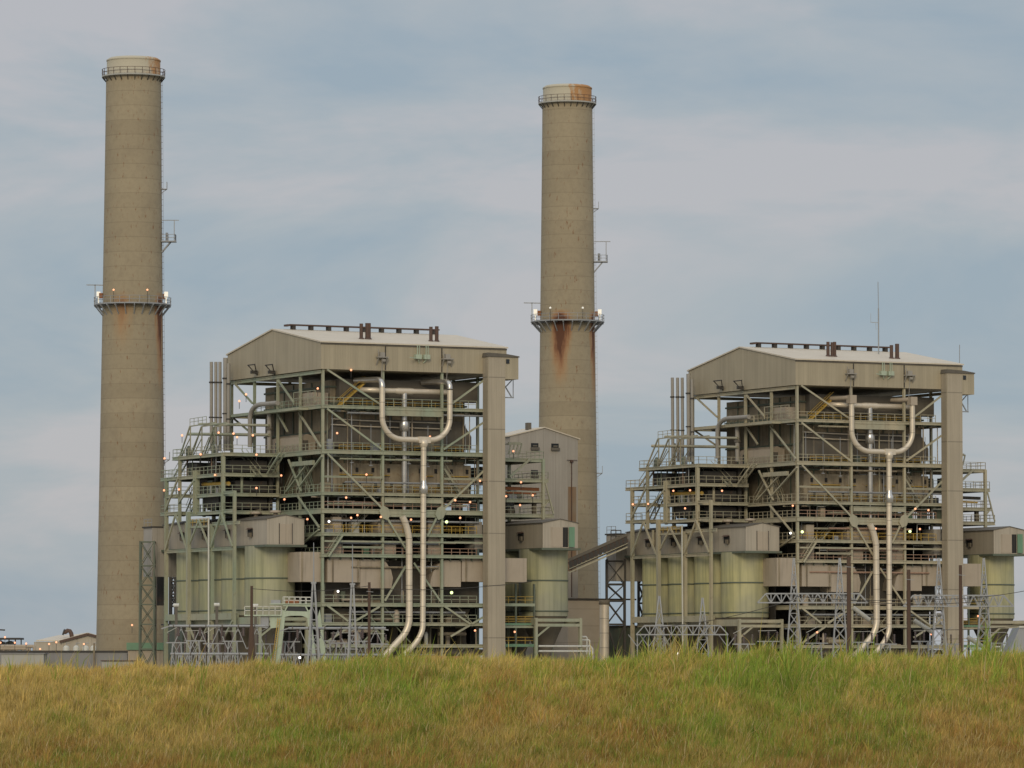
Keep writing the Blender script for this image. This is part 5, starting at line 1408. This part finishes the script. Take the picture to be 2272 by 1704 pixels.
T.part('control_box', plate([(598, 1368), (622, 1368), (618, 1392), (600, 1394)], .1, 1.4), 'steel_pale')
T.part('wheel_truck', MB().box(G(603, 1480).x - .4, G(620, 1480).x + .4, D - .1, D + 1.2, 0, .9), 'steel_pale')
T.part('wheel_truck', MB().box(G(692, 1480).x - .4, G(706, 1480).x + .4, D - .1, D + 1.2, 0, .9), 'steel_pale')
ld = MB()
a0, a1 = G(602, 1485, -.5), G(617, 1372, -.5); b0, b1 = G(608, 1485, -.5), G(622, 1372, -.5)
ld.bar(a0, a1, .09).bar(b0, b1, .09)
for i in range(24): ld.bar(a0.lerp(a1, i / 24), b0.lerp(b1, i / 24), .06)
T.part('ladder', ld, 'yellow')
# disconnect switch stands: two posts, a cross arm, three insulator columns and a blade
sw = [(x, y, 668, 0) for x, y in ((392, 1402), (432, 1398), (474, 1404), (516, 1399), (590, 1405), (642, 1400), (722, 1398), (756, 1403), (800, 1399), (838, 1405))] + \
     [(x, y, 634, 1) for x, y in ((1650, 1404), (1705, 1398), (1812, 1402), (1915, 1400), (1965, 1404), (2050, 1398), (2110, 1404), (2215, 1402))]
for i, (x, y, D, kk) in enumerate(sw):
    c_ = AT(x, y, D); wd = 1.15; zz_ = c_.z - 1.5
    j = i if kk == 0 else i - 10
    T = Thing('switch_stand', 'grey disconnect switch stand, %s from the left, before the %s' % (ORD[j], US[kk]), 'switch stand', I4, (c_.x, D, 0), 'disconnect switch stands')
    for s_ in (-1, 1):
        T.part('post', MB().bar((c_.x + s_ * wd * .8, D, 0), (c_.x + s_ * wd * .5, D, zz_), .12), 'steel_grey')
        T.part('post', MB().bar((c_.x + s_ * wd * .8, D + 1.6, 0), (c_.x + s_ * wd * .5, D + 1.2, zz_), .12), 'steel_grey')
    T.part('bracing', MB().bar((c_.x - wd * .75, D, .4), (c_.x + wd * .6, D, zz_ * .55), .07).bar((c_.x + wd * .75, D, .4), (c_.x - wd * .6, D, zz_ * .55), .07).bar((c_.x - wd * .65, D, zz_ * .55), (c_.x + wd * .5, D, zz_), .07).bar((c_.x + wd * .65, D, zz_ * .55), (c_.x - wd * .5, D, zz_), .07), 'steel_grey')
    T.part('cross_arm', MB().bar((c_.x - wd * 1.3, D, zz_), (c_.x + wd * 1.3, D, zz_), .16), 'steel_grey')
    for s_ in (-1, 0, 1):
        T.part('insulator', MB().lathe([(.07, zz_ + .08)] + [(.07 + .09 * (q % 2), zz_ + .1 + q * .12) for q in range(1, 11)], (c_.x + s_ * wd, D), 8), 'insulator')
    T.part('blade', MB().bar((c_.x - wd * 1.2, D, zz_ + 1.4), (c_.x + wd * (.9 if i % 2 else .3), D, zz_ + (1.45 if i % 2 else 2.3)), .08), 'pale_wall')
# transformers of the left unit, behind the bus tubes
for i, x in enumerate((410, 455, 500, 640, 745)):
    D = 690; c_ = AT(x, 1463, D)
    T = Thing('transformer', 'grey finned transformer, %s from the left, before the left unit' % ORD[i], 'transformer', I4, (c_.x, D, 0), 'transformers of the switchyard')
    T.part('tank', MB().box(c_.x - 1.3, c_.x + 1.3, D - 1, D + 1, 0, 4.0), 'casing_grey')
    q = MB()
    for j in range(8): q.box(c_.x - 1.2 + j * .32, c_.x - 1.1 + j * .32, D - 1.5, D - 1.01, .6, 3.6)
    T.part('radiator', q, 'steel_grey')
    for s_ in (-.8, 0, .8): T.part('bushing', MB().lathe([(.16, 4.0)] + [(.1 + .1 * (j % 2), 4 + j * .16) for j in range(1, 12)], (c_.x + s_, D), 8), 'insulator')
# conservator tanks, white horizontal drums on the ledge
for i, (x, y) in enumerate(((391, 1343), (481, 1342), (567, 1344))):
    D = 700
    T = Thing('oil_drum', 'small white drum, %s from the left, before the left silos' % ORD[i], 'drum', I4, AT(x, y + 4, D), 'white horizontal drums')
    T.part('drum', MB().tube([AT(x - 6, y, D), AT(x + 6, y, D)], .28, 12), 'white')
    T.part('stand', MB().bar(AT(x, y + 4, D), AT(x, 1490, D), .4), 'casing_grey')
# timber stack behind the berm crest, tilted panel at the right edge, insulator strings
D = 560
for i, (x0, x1, y) in enumerate(((886, 1030, 1458), (930, 1068, 1463))):
    a, b_ = AT(x0, y, D), AT(x1, y, D)
    T = Thing('orange_beam', '%s long orange-brown beam lying behind the grass below the steam pipes' % ['upper', 'lower'][i], 'beam', I4, (a.x, D - i * 2, 0), 'orange-brown beams')
    T.part('beam', MB().box(a.x, b_.x, D - i * 2 - .3, D - i * 2, a.z - .25, a.z + .1), 'orange_wood')
    T.part('trestle', MB().box(a.x + 1, a.x + 1.3, D - i * 2 - .3, D - i * 2, 0, a.z - .26).box(b_.x - 1.3, b_.x - 1, D - i * 2 - .3, D - i * 2, 0, a.z - .26), 'orange_wood')
D = 620
T = Thing('tilted_shed', 'pale blue-grey sloping metal shed roof at the right edge', 'shed', I4, (AT(2262, 1463, D).x, D, 0))
p = [AT(2236, 1456, D), AT(2262, 1392, D), AT(2330, 1392, D), AT(2330, 1500, D), AT(2236, 1500, D)]
T.part('roof', MB().prism([(q.x, q.z) for q in p], D, D + 9, 'y'), 'steel_grey')
T.part('ridge_cap', MB().bar(AT(2261, 1391, D - .1), AT(2330, 1391, D - .1), .2), 'white')
for i, (xa, ya, xb, yb) in enumerate(((1893, 1348, 1930, 1376), (2028, 1376, 2069, 1403), (2146, 1413, 2184, 1437))):
    T = Thing('insulator_arm', 'pale diagonal insulator arm, %s from the left at the right unit' % ORD[i], 'insulator', I4, AT(xa, ya, 630), 'diagonal insulator arms')
    q = MB(); a, b_ = AT(xa, ya, 630), AT(xb, yb, 630)
    T.part('rod', q.tube([a, b_], .22, 10), 'pale_wall')
    T.part('shed_discs', MB().tube([a.lerp(b_, j / 24) for j in range(25)], [.25 + .07 * (j % 2) for j in range(25)], 10), 'pale_wall')
# thin overhead wires
for i, (xa, ya, xb, yb) in enumerate(((2050, 1330, 2330, 1300), (2000, 1395, 2330, 1380), (1762, 1322, 2084, 1326), (1864, 1330, 2184, 1334), (1463, 1392, 1762, 1330), (819, 1306, 1180, 1290), (558, 1306, 819, 1300))):
    a, b_ = AT(xa, ya, 615), AT(xb, yb, 615)
    q = MB().tube([a.lerp(b_, j / 10) - Vector((0, 0, .5 * math.sin(math.pi * j / 10))) for j in range(11)], .04, 5)
    solo('power_line', q, 'steel_dark', I4, a, ['upper thin dark wire sagging across the rightmost silo', 'lower thin dark wire sagging across the rightmost silo', 'thin wire between the first and third lattice towers of the right unit', 'thin wire between the second and fourth lattice towers of the right unit', 'thin wire between the small and tall gantries of the right unit', 'thin wire running right from the thin pole at the left unit', 'thin wire between the two dark poles at the left unit'][i], 'wire', 'overhead wires')

# ------------------------------------------------------------------ lamps
KN = {'o': 'small orange', 'w': 'bright white', 'g': 'greenish yellow', 'w2': 'small pale'}
bz = {}
for it in LAMPS:
    key = (it[4], it[3], it[6]); bz.setdefault(key, []).append(it)
for key, its in bz.items():
    its.sort(key=lambda q: q[0].x / q[0].y)
    for i, (Pw, M, p, kind, zone, below, kk) in enumerate(its):
        if zone.startswith(('gallery', 'foot', 'low yard', 'ground')): place = zone
        else: place = zone + ' at the ' + US[kk]
        if zone == 'gallery of the left chimney': place = 'left chimney gallery'
        if zone == 'gallery of the middle chimney': place = 'middle chimney gallery'
        if len(its) == 1: lab = 'only %s lamp on the %s' % (KN[kind], place)
        else:
            n = len(its); o_ = ORD[i] if i < 12 else '%dth' % (i + 1)
            lab = '%s %s lamp from the left, %s' % (o_, KN[kind], place)
        T = Thing('lamp', lab, 'lamp', M, p - Vector((0, 0, below)), 'glowing work lamps')
        T.part('pole', MB().bar(p - Vector((0, 0, below)), p - Vector((0, 0, .1)), .07), 'steel_dark')
        rr = {'o': .17, 'w': .18, 'g': .24, 'w2': .2}[kind]
        T.part('bulb', MB().ball(p, rr, 10), {'o': 'lamp_orange', 'w': 'lamp_white', 'g': 'lamp_green', 'w2': 'strobe'}[kind])

# ------------------------------------------------------------------ ground: one sheet from the camera over the berm to the horizon
def crest_px(x_px):
    xs = [-400, 0, 400, 700, 850, 1100, 1330, 1500, 1600, 1750, 1900, 2100, 2272, 2700]
    ys = [1491, 1490, 1486, 1477, 1468, 1468, 1474, 1465, 1460, 1460, 1468, 1466, 1461, 1456]
    x_px = np.asarray(x_px, float)
    return np.interp(x_px, xs, ys) + 4.0 * np.sin(x_px / 61.0) * np.sin(x_px / 23.0 + 1) + 2.5 * np.sin(x_px / 13.0)
YC = 136.0
def ground_z(x, y):
    x = np.asarray(x, float); y = np.asarray(y, float)
    zc = ZC + (HOR - crest_px(CX + x / YC * FPX)) / FPX * YC - 0.25
    t = np.clip((y - 122.5) / (YC - 122.5), 0, 1)
    s = t * 0.75 + 0.25 * (t * t * (3 - 2 * t))
    t2 = np.clip((y - 139.0) / 14.0, 0, 1); s2 = 1 - t2 * t2 * (3 - 2 * t2)
    bumps = 0.07 * np.sin(x * 1.3 + y * 0.8) * np.sin(x * 0.45 - y * 1.1 + 1.0) + 0.05 * np.sin(x * 2.9 + 1.7 * y)
    return (zc * s + bumps * (s > 0.02)) * s2
xs = np.concatenate([[-9000, -3000, -900, -300, -120, -60, -30], np.arange(-20, 20.1, 0.4), [30, 60, 120, 300, 900, 3000, 9000]])
ys = np.concatenate([[-300, -50, 0, 60, 100, 115, 120], np.arange(122, 140, 0.4), np.arange(140, 156, 1.0), [160, 200, 300, 500, 800, 1200, 2500, 6000, 12000]])
GX, GY = np.meshgrid(xs, ys)
GZ = ground_z(GX, GY)
vv = np.stack([GX.ravel(), GY.ravel(), GZ.ravel()], 1)
nx, ny = len(xs), len(ys)
ff = [(j * nx + i, j * nx + i + 1, (j + 1) * nx + i + 1, (j + 1) * nx + i) for j in range(ny - 1) for i in range(nx - 1)]
me = bpy.data.meshes.new('ground'); me.from_pydata(vv.tolist(), [], ff); me.update()
me.materials.append(MATS['soil'])
me.polygons.foreach_set('use_smooth', [True] * len(ff))
go = bpy.data.objects.new('ground', me); COL.objects.link(go); go['kind'] = 'structure'

def smooth_noise(x, y, scale, seed, oct_=3):
    r = np.random.default_rng(seed); out_ = np.zeros_like(x); amp = 1.0; tot = 0
    for o in range(oct_):
        g = r.random((64, 64)); fx = x * scale * 2 ** o + 17.3 * o; fy = y * scale * 2 ** o + 5.1 * o
        ix = np.floor(fx).astype(int); iy = np.floor(fy).astype(int); tx = fx - ix; ty = fy - iy
        tx = tx * tx * (3 - 2 * tx); ty = ty * ty * (3 - 2 * ty)
        a = g[ix % 64, iy % 64]; b = g[(ix + 1) % 64, iy % 64]; c = g[ix % 64, (iy + 1) % 64]; d = g[(ix + 1) % 64, (iy + 1) % 64]
        out_ += amp * ((a * (1 - tx) + b * tx) * (1 - ty) + (c * (1 - tx) + d * tx) * ty); tot += amp; amp *= 0.55
    return out_ / tot

def grass(name, n, xr, yr, hmin, hmax, wid, green_bias, label, dens=None, seed=3):
    r = np.random.default_rng(seed)
    # blades grow in small tufts
    nt_ = n // 7
    tx = r.uniform(xr[0], xr[1], nt_); ty = r.uniform(yr[0], yr[1], nt_)
    if dens is not None:
        keep = r.random(nt_) < dens(tx, ty); tx = tx[keep]; ty = ty[keep]; nt_ = len(tx)
    th = r.uniform(0.7, 1.35, nt_) * (0.5 + 1.0 * smooth_noise(tx, ty, 1.4, 5))
    n = nt_ * 7
    x = np.repeat(tx, 7) + r.normal(0, 0.035, n); y = np.repeat(ty, 7) + r.normal(0, 0.035, n)
    z = ground_z(x, y)
    h = r.uniform(hmin, hmax, n) * np.repeat(th, 7)
    tall = r.random(n) < 0.03; h[tall] *= 1.5
    a = r.uniform(0, 2 * np.pi, n); lean = np.abs(r.normal(0.30, 0.22, n))
    lx = np.cos(a) * lean + 0.10; ly = np.sin(a) * lean * 0.6
    pa = r.uniform(-0.9, 0.9, n)                                # blade faces roughly the viewer or away
    wx = np.cos(pa) * wid * r.uniform(0.5, 1.6, n) / 2; wy = np.sin(pa) * wid / 2
    V = np.zeros((n, 5, 3))
    for i, (f, wf, bend) in enumerate(((0, 1, 0), (0, -1, 0), (0.55, 0.8, 0.35), (0.55, -0.8, 0.35), (1, 0, 1.0))):
        V[:, i, 0] = x + wx * wf + lx * h * bend
        V[:, i, 1] = y + wy * wf + ly * h * bend
        V[:, i, 2] = z + h * f * (1 - 0.25 * bend * lean) - 0.02
    base = (np.arange(n) * 5)[:, None]
    tri = np.concatenate([base + np.array([[0, 1, 3]]), base + np.array([[0, 3, 2]]), base + np.array([[2, 3, 4]])], 1).reshape(-1)
    me = bpy.data.meshes.new(name)
    me.vertices.add(n * 5); me.vertices.foreach_set('co', V.reshape(-1))
    me.loops.add(len(tri)); me.loops.foreach_set('vertex_index', tri.astype(np.int32))
    me.polygons.add(len(tri) // 3)
    me.polygons.foreach_set('loop_start', np.arange(0, len(tri), 3, dtype=np.int32))
    me.update(calc_edges=True)
    # patches of green, straw and red-brown grass
    g = 0.10 + 0.8 * (smooth_noise(x, y * 0.45, 0.42, 8) * 0.5 + smooth_noise(x, y * 0.6, 1.7, 9) * 0.5)
    g = g + green_bias(x, y) + r.normal(0, 0.12, n)
    rb = smooth_noise(x + 40, y * 0.5, 0.35, 12) + r.normal(0, 0.1, n)
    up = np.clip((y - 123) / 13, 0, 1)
    rb = rb + (0.5 - up) * 0.42
    straw = np.array([0.46, 0.345, 0.115]); brown = np.array([0.37, 0.215, 0.062]); green = np.array([0.20, 0.28, 0.042]); olive = np.array([0.335, 0.295, 0.06])
    wg = np.clip((g - 0.53) / 0.20, 0, 1)[:, None]; wo = np.clip((g - 0.41) / 0.16, 0, 1)[:, None]; wb = np.clip((rb - 0.48) / 0.3, 0, 0.85)[:, None]
    c = straw * (1 - wb) + brown * wb
    c = c * (1 - wo) + olive * wo
    c = c * (1 - wg) + green * wg
    c = c * (r.uniform(0.62, 1.3, n) * (0.6 + 0.8 * smooth_noise(x, y, 3.0, 31)))[:, None]
    c = c * (1.06 + 0.34 * np.clip(up * 1.1 - .1, 0, 1))[:, None]  # blade colour scaled brighter towards the crest
    pale = r.random(n) < 0.07; c[pale] = np.array([0.60, 0.48, 0.24])
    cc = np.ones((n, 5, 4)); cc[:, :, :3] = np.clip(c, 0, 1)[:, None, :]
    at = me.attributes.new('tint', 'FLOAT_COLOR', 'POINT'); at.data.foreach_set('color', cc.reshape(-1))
    me.materials.append(MATS['grass_blade'])
    ob = bpy.data.objects.new(name, me); COL.objects.link(ob)
    ob['kind'] = 'stuff'; ob['label'] = label; ob['category'] = 'grass'
    return ob
def bias(x, y):
    px = x / YC * FPX + CX
    up = np.clip((y - 123) / 13, 0, 1)
    b = 0.0 + 0.05 * np.exp(-((px - 1700) / 420) ** 2) * (0.3 + up) * 2 + 0.08 * np.exp(-((px - 900) / 350) ** 2) * np.exp(-((up - .6) / .35) ** 2)
    b -= 0.12 * np.clip((800 - px) / 700, 0, 1) * (.4 + up)
    b += 0.05 * np.exp(-((px - 1750) / 330) ** 2) * up
    b -= 0.09 * (1 - up) * np.clip((px - 1500) / 700, 0, 1)
    return b
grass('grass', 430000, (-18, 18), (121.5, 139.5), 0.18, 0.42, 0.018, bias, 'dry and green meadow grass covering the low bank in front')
def tall_dens(x, y):
    cl = np.clip((smooth_noise(x, y, 1.1, 44) - .42) * 6, 0, 1)
    px = x / YC * FPX + CX
    return cl * 1.5 * np.exp(-((px - 1640) / 190) ** 2) + 0.35 * np.exp(-((px - 900) / 90) ** 2) + 0.25 * np.exp(-((px - 2230) / 110) ** 2) + 0.03
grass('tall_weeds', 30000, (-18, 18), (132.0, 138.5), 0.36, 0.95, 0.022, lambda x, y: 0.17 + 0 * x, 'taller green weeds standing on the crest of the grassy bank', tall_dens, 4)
